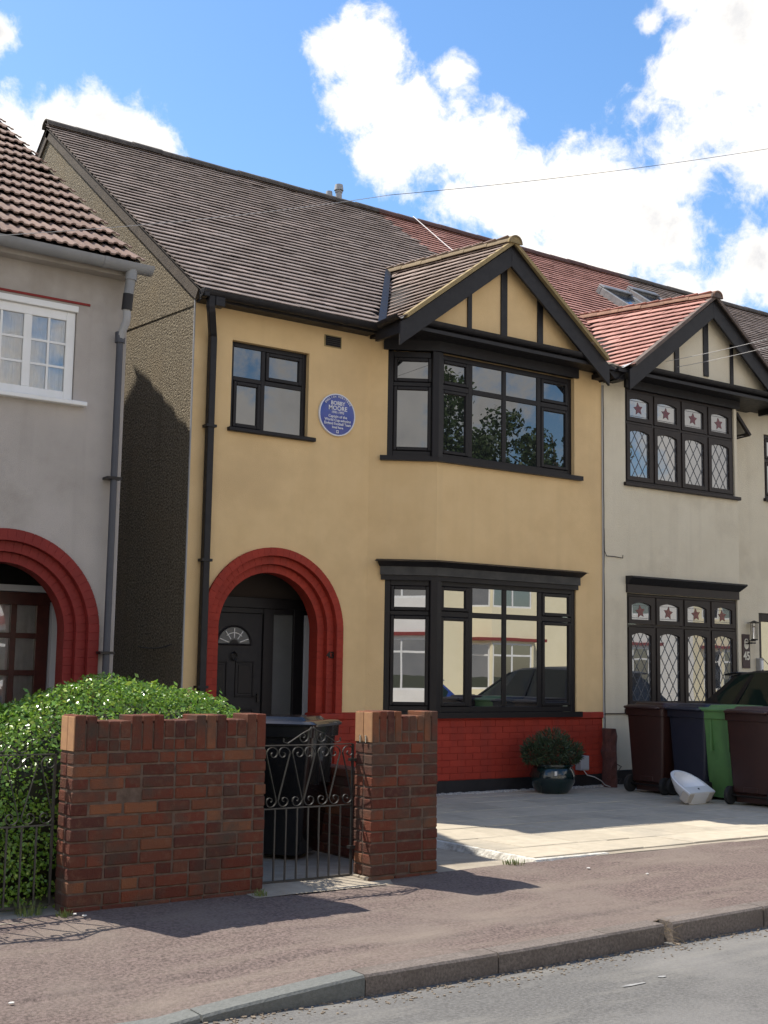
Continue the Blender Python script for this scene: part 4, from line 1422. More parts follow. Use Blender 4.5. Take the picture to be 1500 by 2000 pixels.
# gutter and lead between the two gables
part(MB().box(11.36, 11.74, 11.40, 11.60, 5.27, 5.33).box(11.33, 11.72, 11.37, 11.40, 5.27, 5.40), 'valley_box', 'black_paint', crm)
m = MB()
for i in range(7):
    a = 11.42+i*.05
    m.quad((a, 11.33, 5.43+random.uniform(-.015, .02)), (a+.055, 11.33, 5.42+random.uniform(-.015, .02)), (a+.055, 11.5, 5.46), (a, 11.5, 5.46))
m.quad((11.62, 11.275, 5.41), (11.78, 11.27, 5.50), (11.8, 11.5, 5.50), (11.62, 11.5, 5.42))
part(m, 'lead_flashing', 'bright_lead', crm)
m = MB()
for i in range(4):
    z_ = 5.62+.1*i
    m.quad((11.50, 11.9+.14*i, z_+.06), (11.58+random.uniform(-.01, .02), 11.9+.14*i, z_+.05), (11.58, 12.06+.14*i, z_+.16), (11.50, 12.06+.14*i, z_+.17))
part(m, 'lead_soaker', 'bright_lead', crm)
# skylights
s = Vector((0, 1, RS)).normalized(); n_ = Vector((0, -RS, 1)).normalized()
def on_roof(x, y): return Vector((x, y, 5.47+(y-11.75)*RS))
for (xa, ya) in ((15.12, 14.35), (16.2, 14.72)):
    P = on_roof(xa, ya)
    m = MB()
    W_, H_, t = .74, 1.22, .07
    for a, b, c, e in ((0, W_, 0, t), (0, W_, H_-t*1.5, H_), (0, t, t, H_-t*1.5), (W_-t, W_, t, H_-t*1.5)):
        m.obox(P, (1, 0, 0), s, n_, (a, b), (c, e), (-.02, .135))
    sk = part(m, 'skylight', 'lead', crm, bevel=.008)
    part(MB().obox(P, (1, 0, 0), s, n_, (t, W_-t), (t, H_-t*1.5), (.075, .085)), 'pane', 'skylight_glass', sk)
    part(MB().obox(P, (1, 0, 0), s, n_, (.02, W_-.02), (H_-.14, H_+.02), (.137, .165)), 'skylight_hood', 'lead', sk, bevel=.008)
# porch door of the cream house
P, Q = MA, (17.15, 12.0)
m = MB()
ux = 15.09-MA[0]
O, d, n, L = frame2(P, Q)
for a, b, c, e in ((0, .09, .05, 2.42), (.09, 1.4, 2.30, 2.42), (.62, .70, .05, 2.30), (.09, .62, .85, .95)):
    m.obox(O, d, Z3, -n, (ux+a, ux+b), (c, e), (.03, .12))
dd = part(m, 'porch_frame', 'brown_frame', crm, bevel=.004)
part(MB().obox(O, d, Z3, -n, (ux+.09, ux+.62), (.05, 2.30), (.09, .1)), 'pane', 'pane_glass', dd)
part(MB().obox(O, d, Z3, -n, (ux+.70, ux+1.41), (.05, 2.30), (.08, .1)), 'porch_door', 'brown_frame', dd)
# sign, lantern, letter box on the cream wall
sg = thing('number_sign', 'tall brown house sign reading 45 beside the leaded window', 'sign', (14.78, 11.97, 1.86))
part(MB().box(14.70, 14.865, 11.982, 11.9985, 1.616, 2.10), 'board', 'sign_brown', sg, bevel=.003)
link('lettering', text_mesh('45', .165, 'sign_cream', 'lettering', .002, bold=.004), sg, (14.783, 11.979, 1.785), FACE, (.85, 1, 1))
m = MB()
m.tube([(14.78+.038*math.cos(R(q*20+20)), 11.978, 1.985+.045*math.sin(R(q*20+20))) for q in range(15)], .008, 6)
m.prism([(14.78+.05*math.cos(R(180+q*18)), 11.976, 1.955+.07*math.sin(R(180+q*18))) for q in range(11)], (0, .004, 0))
m.box(14.735, 14.835, 11.975, 11.981, 1.975, 1.995)
part(m, 'emblem', 'sign_cream', sg)
ln = thing('wall_lantern', 'small black wire lantern hanging on the cream wall above the house sign', 'lantern', (14.86, 11.9, 2.15))
lx, ly = 14.86, 11.90
m = MB()
m.lathe([(0, 2.30), (.10, 2.262), (.095, 2.258), (0, 2.27)], 6, (lx, ly, 0))
part(m, 'lantern_cap', 'dark_metal', ln)
m = MB()
for q in range(6):
    a = q*math.pi/3
    m.tube([(lx+.052*math.cos(a), ly+.052*math.sin(a), 2.26), (lx+.045*math.cos(a), ly+.045*math.sin(a), 2.03)], .004, 5)
m.lathe([(.05, 2.03), (.05, 2.015), (.0, 2.01)], 6, (lx, ly, 0))
m.box(lx-.05, lx+.03, ly, 11.998, 1.965, 1.985).box(lx-.05, lx+.03, ly, 11.998, 2.0, 2.012)
part(m, 'lantern_cage', 'dark_metal', ln)
part(MB().lathe([(0, 2.03), (.02, 2.035), (.02, 2.20), (0, 2.22)], 8, (lx, ly, 0)), 'lantern_glass', 'clear_glass', ln)
lb = thing('letter_box', 'slim white letter box on the cream wall beside the porch door', 'box', (15.1, 11.95, 1.6))
part(MB().box(15.005, 15.085, 11.92, 11.998, 1.47, 1.76), 'box_body', 'pipe_pale', lb, bevel=.006)
part(MB().box(15.025, 15.07, 11.915, 11.921, 1.50, 1.73), 'box_front', 'upvc', lb)
part(MB().box(15.036, 15.06, 11.911, 11.916, 1.54, 1.60), 'box_slot', 'dark_metal', lb)

# ---------------------------------------------------------------- third house of the row (only its roof shows)
thr = thing('brown_roofed_house', 'next house along the terrace with a dark brown tiled roof', 'house', (20, 14, 0))
part(panel(MB(), (17.15, 12.0), (22.7, 12.0), .05, 5.55), 'front_wall', 'cream_render', thr)
part(MB().prism([(22.6, 12.0, 0), (22.6, 21.6, 0), (22.6, 21.6, 5.6), (22.6, RIDGE_Y, RIDGE_Z-.1), (22.6, 12.0, 5.6)], (.1, 0, 0)), 'flank_wall', 'pebbledash', thr)
main_roof(thr, 17.15, 22.75, 'tile_brown', 'ridge_dark', 120)

# ---------------------------------------------------------------- grey house on the left
gry = thing('grey_house', 'grey rendered house with white window, maroon arch and ribbed tile roof', 'house', (3, 13, 0))
YG = 11.0
GC, GS = 3.65, 1.80
w = MB()
panel(w, (-.9, YG), (4.695, YG), .0, 5.22, [(2.72+.9, 4.20+.9, 3.90, 4.80), (GC-RO+.9, GC+RO+.9, .0, 2.78)], .12)
for i in range(NA):
    a0 = math.pi*i/NA; a1 = math.pi*(i+1)/NA
    x0, z0 = GC+RO*math.cos(a0), GS+RO*math.sin(a0)
    x1, z1 = GC+RO*math.cos(a1), GS+RO*math.sin(a1)
    w.quad((x1, YG, z1), (x0, YG, z0), (x0, YG, 2.78), (x1, YG, 2.78))
part(w, 'front_wall', 'grey_render', gry)
GRY, GRZ = 15.5, 8.42
GSL = (GRZ-5.27)/(GRY-10.80)
part(MB().prism([(4.694, YG+.001, 0), (4.694, 20, 0), (4.694, 20, 5.2), (4.694, GRY, GRZ-.08), (4.694, YG+.001, 5.3)], (-.2, 0, 0)), 'flank_wall', 'grey_render', gry)
arch(gry, GC, GS, YG-.03, [.89, .785, .69, .60], .06, .0, 'maroon_paint', 'maroon_paint')
window('window', gry, (-.9, YG), (4.695, YG), 2.72+.9, 4.195+.9, 3.905, 4.74, mull=[3.268+.9, 3.752+.9], mat='upvc', rec=.02, dep=.06, fw=.085, mw=.075, gmat='clear_glass', bars=(2, 3))
part(MB().box(2.68, 4.21, YG-.012, YG+.05, 4.742, 4.80), 'window_head', 'upvc', gry, bevel=.004)
part(MB().box(2.6, 4.32, YG-.012, YG+.02, 4.822, 4.842), 'drip_strip', 'maroon_paint', gry)
part(MB().box(2.62, 4.31, YG-.075, YG+.05, 3.862, 3.904), 'sill', 'upvc', gry, bevel=.006)
m = MB()
vs = []; fs = []
N = 150
for i in range(N+1):
    xx = lerp(2.78, 4.15, i/N)
    yv = YG+.17+.018*math.sin(xx*55)+.01*math.sin(xx*131+1)
    vs += [(xx, yv, 3.95), (xx, yv+.004*math.sin(xx*70), 4.72)]
for i in range(N):
    fs.append((2*i, 2*i+2, 2*i+3, 2*i+1))
m.add(vs, fs)
part(m, 'net_curtain', 'curtain', gry, smooth='all')
part(MB().box(2.7, 4.2, YG+.3, YG+.35, 3.9, 4.85), 'room_back', 'dark_interior', gry)
# porch of the grey house
w = MB()
w.quad((2.6, YG+.26, 0), (2.6, YG+.95, 0), (2.6, YG+.95, 2.5), (2.6, YG+.26, 2.5))
w.quad((4.55, YG+.95, 0), (4.55, YG+.26, 0), (4.55, YG+.26, 2.5), (4.55, YG+.95, 2.5))
w.quad((2.6, YG+.26, 2.5), (2.6, YG+.95, 2.5), (4.55, YG+.95, 2.5), (4.55, YG+.26, 2.5))
w.quad((2.6, YG+.955, 0), (4.55, YG+.955, 0), (4.55, YG+.955, 2.5), (2.6, YG+.955, 2.5))
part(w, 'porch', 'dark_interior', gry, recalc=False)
part(MB().box(4.40, 4.55, YG+.80, YG+.94, .0, 2.10).box(2.65, 4.55, YG+.80, YG+.94, 2.19, 2.25), 'porch_trim', 'white_wall', gry)
m = MB()
x0, x1, z0, z1 = 3.10, 4.395, .1, 2.185
yy = YG+.86
m.box(x0, x1, yy, yy+.05, z1-.12, z1).box(x0, x1, yy, yy+.05, z0, z0+.7)
for xx in (3.10, 3.245, 3.50, 3.76, 4.02, 4.27):
    m.box(xx, xx+(.12 if xx in (3.10, 4.27) else .055), yy, yy+.05, z0+.7, z1-.12)
for zz in (1.05, 1.40, 1.75):
    m.box(x0+.12, x1-.12, yy+.004, yy+.046, zz, zz+.05)
gd = part(m, 'glazed_door', 'timber_red', gry, bevel=.003)
part(MB().box(x0+.1, x1-.1, yy+.02, yy+.026, .8, 2.07), 'pane', 'clear_glass', gd)
m = MB(); vs = []; fs = []
for i in range(N+1):
    xx = lerp(3.2, 4.3, i/N)
    yv = yy+.058+.012*math.sin(xx*60)+.008*math.sin(xx*17)
    vs += [(xx, yv, .8), (xx+.02*math.sin(xx*9), yv, 2.07)]
for i in range(N):
    fs.append((2*i, 2*i+2, 2*i+3, 2*i+1))
m.add(vs, fs)
part(m, 'door_curtain', 'curtain', gd, smooth='all')
# roof of ribbed concrete tiles
s = Vector((0, 1, GSL)).normalized()
dk = MB()
dk.quad((-1, 10.84, 5.25), (4.74, 10.84, 5.25), (4.76, GRY, GRZ-.05), (-1, GRY, GRZ-.05))
dk.quad((-1, GRY, GRZ-.04), (4.76, GRY, GRZ-.04), (4.76, 20.3, 5.2), (-1, 20.3, 5.2))
part(dk, 'roof_deck', 'roof_deck', gry)
def roll(w2):
    pr = []
    for q in range(17):
        t = q/16
        x = -w2/2+w2*t
        ph = (t*2) % 1
        z = .017*max(0, math.sin(math.pi*min(1, ph/.62)))**.6 if ph < .62 else 0
        pr.append((x, z))
    return pr
smax = (GRY-10.78)/s.y
tile_field(gry, (4.655-14*.205, 10.80, 5.262), (1, 0, 0), s, lambda u, sc: -.04 < u < 2.95 and sc < smax-.02, 2.9, smax, smax/15, .205, .048, 'tile_concrete', 200, profile=roll, thk=.016)
part(MB().quad((-1, 10.7, 5.235), (1.85, 10.7, 5.235), (1.85, GRY, GRZ), (-1, GRY, GRZ)), 'far_roof', 'tile_concrete', gry)
ridge_run(gry, (4.72, GRY, GRZ-.12), (1.0, GRY, GRZ-.12), .125, 'ridge_red')
part(MB().obox((4.69, 10.88, 5.26), (1, 0, 0), s, Vector((0, -GSL, 1)).normalized(), (0, .05), (0, 5.6), (-.10, .05)), 'verge', 'verge_mortar', gry)
part(MB().box(-1, 4.72, 10.86, 10.9, 5.13, 5.24).box(-1, 4.70, 10.9, 11.0, 5.13, 5.16), 'fascia', 'grey_render', gry)
gutter(gry, (-1, 10.775, 5.255), (4.82, 10.775, 5.232), .078, 'gutter_grey')
px0, py0 = 4.615, 10.9
m = MB().tube([(4.625, 10.775, 5.18), (4.62, 10.78, 5.08)], .054, 12).tube([(4.62, 10.78, 5.10), (4.61, 10.80, 4.94)], .046, 12)
part(m, 'pipe_outlet', 'gutter_grey', gry, smooth=True)
part(MB().tube([(4.61, 10.80, 4.95), (4.605, 10.815, 4.80)], .049, 12), 'pipe_collar', 'black_paint', gry, smooth=True)
part(MB().tube([(4.605, 10.815, 4.81), (4.612, 10.815, 4.75), (4.612, 10.83, 4.68), (4.595, 10.88, 4.60), (4.59, 10.90, 4.52)], .037, 12), 'pipe_swan_neck', 'pipe_pale', gry, smooth=True)
m = MB()
m.tube([(4.59, 10.905, 4.60), (4.59, 10.905, 4.50)], .047, 12).tube([(4.59, 10.905, 4.56), (4.585, 10.905, .05)], .032, 12)
dp = part(m, 'downpipe', 'pipe_grey', gry, smooth=True)
for zc in (3.22, 1.62):
    part(MB().box(4.515, 4.655, 10.865, 10.995, zc-.012, zc+.012), 'pipe_bracket', 'dark_metal', dp)

# ================================================================== GARDEN WALLS
brk = brick_mesh('brick', .215, .1025, .065, 'brick', .006)
def soldier(par, x0, x1, pattern, z, y0, ends=()):
    n = len(pattern)
    w_ = (x1-x0)/n
    mh = brick_mesh('soldier_brick', w_-.009, .214, .212, 'brick', .005)
    ml = brick_mesh('soldier_brick', w_-.009, .214, .104, 'brick', .005)
    ms = brick_mesh('soldier_brick', w_*1.5-.009, .214, .062, 'brick', .005)
    mf = brick_mesh('soldier_brick', w_-.009, .214, .212, 'sunlit_brick', .005)
    for i, c in enumerate(pattern):
        xc = x0+w_*(i+.5)
        jy = random.uniform(-.003, .003)
        if c == 'H':
            link('brick', mh, par, (xc, y0+.1075+jy, z+.106+random.uniform(-.003, .003)))
        else:
            link('brick', ml, par, (xc, y0+.1075+jy, z+.075+.052+random.uniform(-.003, .003)))
            link('brick', ml, par, (xc, y0+.1075+jy, z+.032), None, (1, 1, .6))
def garden_wall(name, label, x0, x1, y0, zb, nc, pattern, inset=0):
    t = thing(name, label, 'wall', ((x0+x1)/2, y0+.11, 0))
    z0 = zb
    H = nc*.075
    core = MB().box(x0+.006, x1-.006, y0+.007, y0+.208, z0-.12, z0+H+.002)
    part(core, 'mortar', 'mortar', t)
    for lf in (0, 1):
        for k in range(nc):
            o = (k+lf) % 2
            L = x1-x0
            cuts = []
            u = x0
            first = .1025 if o else .215
            while u < x1-.02:
                l = first if u == x0 else (.1025 if random.random() < .34 else .215)
                if x1-(u+l) < .06: l = x1-u
                cuts.append((u, min(u+l, x1)))
                u += l+.01
            # avoid slivers at the far end
            if cuts[-1][1]-cuts[-1][0] < .06 and len(cuts) > 1:
                a = cuts[-2][0]; cuts = cuts[:-2]+[(a, x1)]
            for a, b in cuts:
                yc = y0+.05125 if lf == 0 else y0+.16375
                g = random.random()
                link('brick', brk, t, ((a+b)/2, yc+random.gauss(0, .003), z0+k*.075+.0325), Matrix.Rotation(random.gauss(0, .010), 3, 'Z') @ Matrix.Rotation(random.gauss(0, .007), 3, 'Y'), ((b-a)/.215*random.uniform(.975, 1.0), 1, random.uniform(.97, 1.03)))
    part(MB().box(x0+.006, x1-.006, y0+.008, y0+.207, z0+H, z0+H+.165), 'mortar', 'mortar', t)
    soldier(t, x0, x1, pattern, z0+H+.003, y0)
    return t
gwl = garden_wall('garden_wall', 'wide brick front garden wall with notched top in front of the hedge', 2.905, 4.222, 7.33, .088, 12, 'HHLLLHHHLLLHHHLLHH')
for q in (0,):
    me = brick_mesh('brick', .215, .1025, .065, 'brick', .006)
    brick_run(gwl, (2.90, 7.325), (4.22, 7.325), .016, 1, me, back=.052)
gwr = garden_wall('brick_pier', 'narrow brick garden pier with notched top between gate and patio', 5.065, 5.640, 7.33, .10, 12, 'HHHHLLLHH')
brick_run(gwr, (5.05, 7.322), (5.645, 7.322), .026, 1, brk, back=.052)
m = MB()
for a in (0, .11):
    m.box(5.045, 5.066, 7.335+a, 7.435+a, .03, .095)
part(m, 'footing', 'concrete', gwr, bevel=.006)
fb = brick_mesh('brick', .008, .101, .205, 'sunlit_brick', .002)  # thin lighter facings: sunlight painted on the left ends of both walls
for yy in (7.385, 7.492):
    link('brick', fb, gwr, (5.066, yy, 1.106))
link('brick', fb, gwl, (2.906, 7.385, 1.094)); link('brick', fb, gwl, (2.906, 7.492, 1.094))
for yy in (7.40, 7.47):
    part(MB().tube([(5.055, yy, 1.0), (5.055, yy, 1.05)], .006, 6), 'hook', 'chrome', gwr)
for zz in (.865, .265):
    part(MB().box(5.02, 5.066, 7.52, 7.56, zz, zz+.02), 'gate_hinge', 'iron', gwr)
# low dividing wall running back from the pier
dv = thing('divider_wall', 'low brown brick wall running back behind the pier beside the bin', 'wall', (5.5, 8.6, 0))
part(MB().box(5.475, 5.62, 7.56, 9.9, 0, .70), 'mortar', 'mortar', dv)
brick_run(dv, (5.468, 9.9), (5.468, 7.56), .09, 8, brk, back=.05)
for i in range(10):
    link('brick', brk, dv, (5.56, 7.68+.225*i, .715), Matrix.Rotation(math.pi/2, 3, 'Z'), (1, 1.9, 1))
# weathered stub of an old wall at the party line
m = MB()
rings = []
for i in range(9):
    z = lerp(.08, .83, i/8)
    c = Vector((11.46, 11.42, z))
    rr = [(.07+mnoise.noise(Vector((i*.9, q*1.7, 0)))*.03) for q in range(8)]
    rings.append([c+Vector((rr[q]*1.0*math.cos(q*math.pi/4), rr[q]*1.6*math.sin(q*math.pi/4), mnoise.noise(Vector((q, i, 5)))*.03)) for q in range(8)])
m.loft(rings)
tag(part(m, 'wall_stub', 'broken_brick', None), 'rough dark red stub of broken brick wall at the party line', 'wall')

# ================================================================== IRON GATES
def spiral(c, r0, turns, a0, sgn, n=26, k=.16):
    pts = []
    for i in range(n+1):
        t = i/n
        a = a0+sgn*turns*2*math.pi*t
        r = r0*(1-(1-k)*t)
        pts.append((c[0]+r*math.cos(a), c[1]+r*math.sin(a)))
    return pts
def flat_bar(mb, pts, y, w=.012, t=.004):
    """strip of flat iron following a path in the XZ plane (w is its depth in Y)"""
    n = len(pts)
    rings = []
    for i in range(n):
        a = pts[max(i-1, 0)]; b = pts[min(i+1, n-1)]
        dx, dz = b[0]-a[0], b[1]-a[1]
        L = math.hypot(dx, dz) or 1
        nx, nz_ = -dz/L*t/2, dx/L*t/2
        p = pts[i]
        rings.append([(p[0]+nx, y-w/2, p[1]+nz_), (p[0]+nx, y+w/2, p[1]+nz_), (p[0]-nx, y+w/2, p[1]-nz_), (p[0]-nx, y-w/2, p[1]-nz_)])
    mb.loft(rings)
def scroll_z(xt, zt, xb, zb, r, flip):
    """one S-scroll: curl at the top, slanted stem, curl at the bottom"""
    s = 1 if flip else -1
    top = spiral((xt-s*r, zt-r), r, 1.15, 0 if s > 0 else math.pi, s)
    bot = spiral((xb+s*r*.9, zb+r*.9), r*.9, 1.15, math.pi if s > 0 else 0, s)
    return top[::-1]+bot
def gate(name, label, x0, x1, y, zb, zm, zt, nbar, scrolls, crest, group):
    g = thing(name, label, 'gate', ((x0+x1)/2, y, 0), group)
    m = MB()
    for a, b, c, e in ((x0, x0+.014, zb, zt), (x1-.014, x1, zb, zt)):
        m.box(a, b, y-.008, y+.008, c, e)
    for z, h in ((zb, .014), (zm, .008), (zt, .007)):
        m.box(x0+.014, x1-.014, y-.0085, y+.0085, z-h/2, z+h/2)
    part(m, 'gate_frame', 'iron', g)
    bar = MB().box(-.005, .005, -.005, .005, -(zm-zb)/2, (zm-zb)/2).mesh('bar', 'iron', 0, origin=(0, 0, 0))[0]
    for i in range(nbar):
        xx = x0+.014+(x1-x0-.028)*(i+1)/(nbar+1)
        link('bar', bar, g, (xx, y, (zm+zb)/2))
    for (xt, xb, fl) in scrolls:
        m = MB()
        flat_bar(m, scroll_z(xt, zt-.004, xb, zm+.004, .052, fl), y, w=.014)
        part(m, 'scroll', 'iron', g)
    for (cx, s) in crest:
        m = MB()
        flat_bar(m, spiral((cx+s*.043, zt+.055), .043, 1.2, math.pi if s > 0 else 0, s)[::-1] + [(cx+s*.0, zt+.09), (cx-s*.02, zt+.12), (cx-s*.10, zt+.085), (cx-s*.23, zt+.012), (cx-s*.262, zt+.022), (cx-s*.262, zt+.045)], y, w=.014)
        part(m, 'crest_scroll', 'iron', g)
    return g
gx0, gx1 = 4.232, 5.05
W = gx1-gx0
sc = []
for i in range(4):
    c = gx0+W*(i+.5)/4
    sc.append((c-.01, c-.095, True)); sc.append((c+.01, c+.095, False))
ggrp = 'wrought iron garden gates'
gate('iron_gate', 'black scrolled iron gate between the brick wall and the brick pier', gx0, gx1, 7.54, .085, .565, .985, 8, sc, [(gx0+W*.54, -1), (gx0+W*.62, 1)], ggrp)
lx0, lx1 = 2.03, 2.865
sc = []
for i in range(4):
    c = lx0+(lx1-lx0)*(i+.5)/4
    sc.append((c-.01, c-.095, True)); sc.append((c+.01, c+.095, False))
gate('iron_gate', 'black scrolled iron gate in front of the hedge, left of the brick wall', lx0, lx1, 7.50, .085, .55, .968, 8, sc, [(lx0+(lx1-lx0)*.46, -1), (lx0+(lx1-lx0)*.54, 1)], ggrp)

# ================================================================== PLANTS
def leaf_cloud(mb, pts_n, size, flat=.55):
    for p, n in pts_n:
        n = (n + Vector((random.gauss(0, .6), random.gauss(0, .6), random.gauss(0, .6)))).normalized()
        t = n.cross(Vector((random.gauss(0, 1), random.gauss(0, 1), random.gauss(0, 1)))).normalized()
        b = n.cross(t)
        s = size*random.choice((.6, .8, 1, 1, 1.2, 1.5))*random.uniform(.85, 1.15)
        tip = p+t*s
        w_ = s*flat*.5
        mid = p+t*s*.45-n*s*.05
        mb.add([p, mid+b*w_+n*s*.07, tip, mid-b*w_+n*s*.07], [(0, 1, 2), (0, 2, 3)])
hd = thing('hedge', 'rounded glossy green hedge behind the brick garden wall', 'hedge', (3.3, 8.3, 0))
def hedge_top(x):
    return interp(x, [(2.0, .92), (2.5, 1.08), (2.85, 1.2), (3.15, 1.325), (3.55, 1.40), (3.9, 1.365), (4.3, 1.27), (4.55, 1.13), (4.7, .7)])
def hedge_surf(x, y, lim=0):
    yc, yr = 8.45, .86
    t = (y-yc)/yr
    if abs(t) >= 1: return -1
    ex = 1.0
    return hedge_top(x)*(1-abs(t)**3.2)**.5
pts = []
while len(pts) < 44000:
    x = random.uniform(1.9, 4.66); y = random.uniform(7.58, 9.32)
    zt = hedge_surf(x, y)
    if zt < .05: continue
    u = random.random()
    if u < .62:
        z = zt*random.uniform(.90, 1.02)+nz(x, y, 3, .04)
        nrm = Vector(((x-3.3)*.3, (y-8.45)*1.0, 1)).normalized()
    else:
        # sides
        z = random.uniform(.02, 1)*zt
        sgn = -1 if random.random() < .8 else 1
        y = 8.45+sgn*.86*(1-min(1, (z/hedge_top(x)))**2.2)**(1/3.2)*random.uniform(.93, 1.02)
        if random.random() < .25:
            x = 1.95+random.random()*.15
            y = random.uniform(7.7, 9.2)
        nrm = Vector((0, sgn, .35))
    if x > 4.3 and z < 1.02: continue
    if z < zt*.85 and nz(x*1.0+z*1.3, y+z*2.1, 3.2) > .22: continue
    if not (7.575 < y < 9.4): y = max(7.58, min(9.38, y))
    pts.append((Vector((x, y, max(z, .03))), nrm))
m = MB()
leaf_cloud(m, pts, .0255, .66)
o = part(m, 'leaves', 'hedge_leaf', hd, recalc=False); o['kind'] = 'stuff'
# dark woody heart of the hedge
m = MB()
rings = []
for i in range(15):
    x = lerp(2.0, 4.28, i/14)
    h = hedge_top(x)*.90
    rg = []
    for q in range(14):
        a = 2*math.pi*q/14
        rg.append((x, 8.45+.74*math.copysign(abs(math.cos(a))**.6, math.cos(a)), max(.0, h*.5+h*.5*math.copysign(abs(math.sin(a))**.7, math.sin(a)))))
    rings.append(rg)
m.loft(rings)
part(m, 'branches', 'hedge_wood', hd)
m = MB()
pts = []
for k in range(60):
    x = random.uniform(2.2, 4.5)
    zt = hedge_surf(x, 8.3)
    p = Vector((x, random.uniform(7.9, 8.6), zt*.98))
    for q in range(3):
        pts.append((p+Z3*.03*q+Vector((random.gauss(0, .012), random.gauss(0, .012), 0)), Vector((random.gauss(0, .5), -.6, .5))))
leaf_cloud(m, pts, .045, .5)
tw_ = MB()
for k in range(70):
    x = random.uniform(2.1, 4.4); y = random.uniform(7.75, 8.9)
    zt = hedge_surf(x, y)
    if zt < .3: continue
    p = Vector((x, y, zt*.9)); q = p+Vector((random.gauss(0, .04), random.gauss(-.03, .04), .12+random.random()*.06))
    tw_.tube([p, p.lerp(q, .5)+Vector((.008, 0, 0)), q], [.003, .0022, .001], 5)
part(tw_, 'twigs', 'dry_stem', hd)['kind'] = 'stuff'
o = part(m, 'young_shoots', 'hedge_leaf', hd, recalc=False); o['kind'] = 'stuff'

def tuft(name, label, c, n, h, r, mat='weed', group=None):
    m = MB()
    for i in range(n):
        a = random.random()*6.283; rr = r*math.sqrt(random.random())
        p = Vector(c)+Vector((rr*math.cos(a), rr*math.sin(a), -.005))
        hh = h*random.uniform(.4, 1)
        l = Vector((math.cos(a+random.gauss(0, .6)), math.sin(a+random.gauss(0, .6)), 0))*hh*random.uniform(.2, .7)
        sd_ = Vector((-l.y, l.x, 0)).normalized()*.003
        mid = p+l*.35+Z3*hh*.6; tip = p+l+Z3*hh
        m.add([p-sd_, p+sd_, mid+sd_*.8, mid-sd_*.8, tip], [(0, 1, 2, 3), (3, 2, 4)])
    o = part(m, name, mat, None, recalc=False)
    tag(o, label, 'weed', group)
    return o
tuft('grass_tuft', 'grass tuft at the front corner of the white-edged patio', (6.36, 7.33, .09), 80, .05, .09, group='weeds')
tuft('grass_tuft', 'weeds growing at the right foot of the wide brick wall', (4.17, 7.27, .06), 70, .05, .05, group='weeds')
tuft('grass_tuft', 'weeds at the left foot of the wide brick wall', (2.88, 7.30, .05), 60, .05, .05, group='weeds')
tuft('grass_tuft', 'weeds under the gate beside the hedge', (2.72, 7.46, .05), 70, .09, .08, group='weeds')
m = MB()
for i in range(22):
    p = Vector((6.015+random.gauss(0, .03), YK+.01+random.gauss(0, .04), road_z(6)+.02+random.random()*.10))
    a = random.random()*6.28
    q = p+Vector((.06*math.cos(a), .05*math.sin(a), random.gauss(0, .02)))
    r_ = q+Vector((.05*math.cos(a+1), .05*math.sin(a+1), -.03))
    m.tube([p, q, r_], .0011, 4)
tag(part(m, 'dry_roots', 'dry_stem', None), 'tangle of dry roots in the gap between two kerb stones', 'weed', 'weeds')

# potted conifer
pot = thing('potted_shrub', 'dark green glazed pot with a dense low conifer against the red brick base', 'plant', (10.27, 11.18, .12))
pc = Vector((10.27, 11.16, .118))
part(MB().lathe([(0, 0), (.17, 0), (.215, .05), (.258, .13), (.268, .2), (.245, .27), (.222, .30), (.245, .315), (.245, .335), (.21, .335), (.20, .29), (0, .27)], 40, pc), 'pot', 'pot_glaze', pot, smooth=True)
part(MB().box(10.10, 10.135, 10.935, 10.94, .335, .385), 'pot_label', 'litter', pot)
m = MB()
pts = []
lobes = [(0, 0, .47, .24, .14), (-.22, .0, .50, .18, .15), (.2, -.03, .47, .19, .13), (.05, .05, .60, .19, .13), (.30, .0, .42, .12, .09), (-.30, .02, .45, .12, .11), (-.08, -.1, .54, .2, .14)]
for i in range(5200):
    lx_, ly_, lz_, lr, lh = random.choice(lobes)
    v = Vector((random.gauss(0, 1), random.gauss(0, 1), random.gauss(0, 1))).normalized()
    k = random.uniform(.72, 1.05)
    p = pc+Vector((lx_+v.x*lr*k, ly_+v.y*lr*k, lz_+v.z*lh*k))
    pts.append((p, v))
for p, v in pts:
    t = (v+Vector((random.gauss(0, .4), random.gauss(0, .4), .4+random.gauss(0, .3)))).normalized()
    b = t.cross(Vector((random.gauss(0, 1), random.gauss(0, 1), random.gauss(0, 1)))).normalized()*.005
    L_ = random.uniform(.025, .055)
    m.add([p-b, p+b, p+t*L_+b*.4, p+t*L_-b*.4], [(0, 1, 2, 3)])
o = part(m, 'foliage', 'conifer_leaf', pot, recalc=False); o['kind'] = 'stuff'
m = MB()
for lx_, ly_, lz_, lr, lh in lobes:
    m.tube([pc+Vector((0, 0, .27)), pc+Vector((lx_*.6, ly_*.6, lz_*.8)), pc+Vector((lx_, ly_, lz_))], [.02, .014, .006], 6)
part(m, 'stems', 'bark', pot)

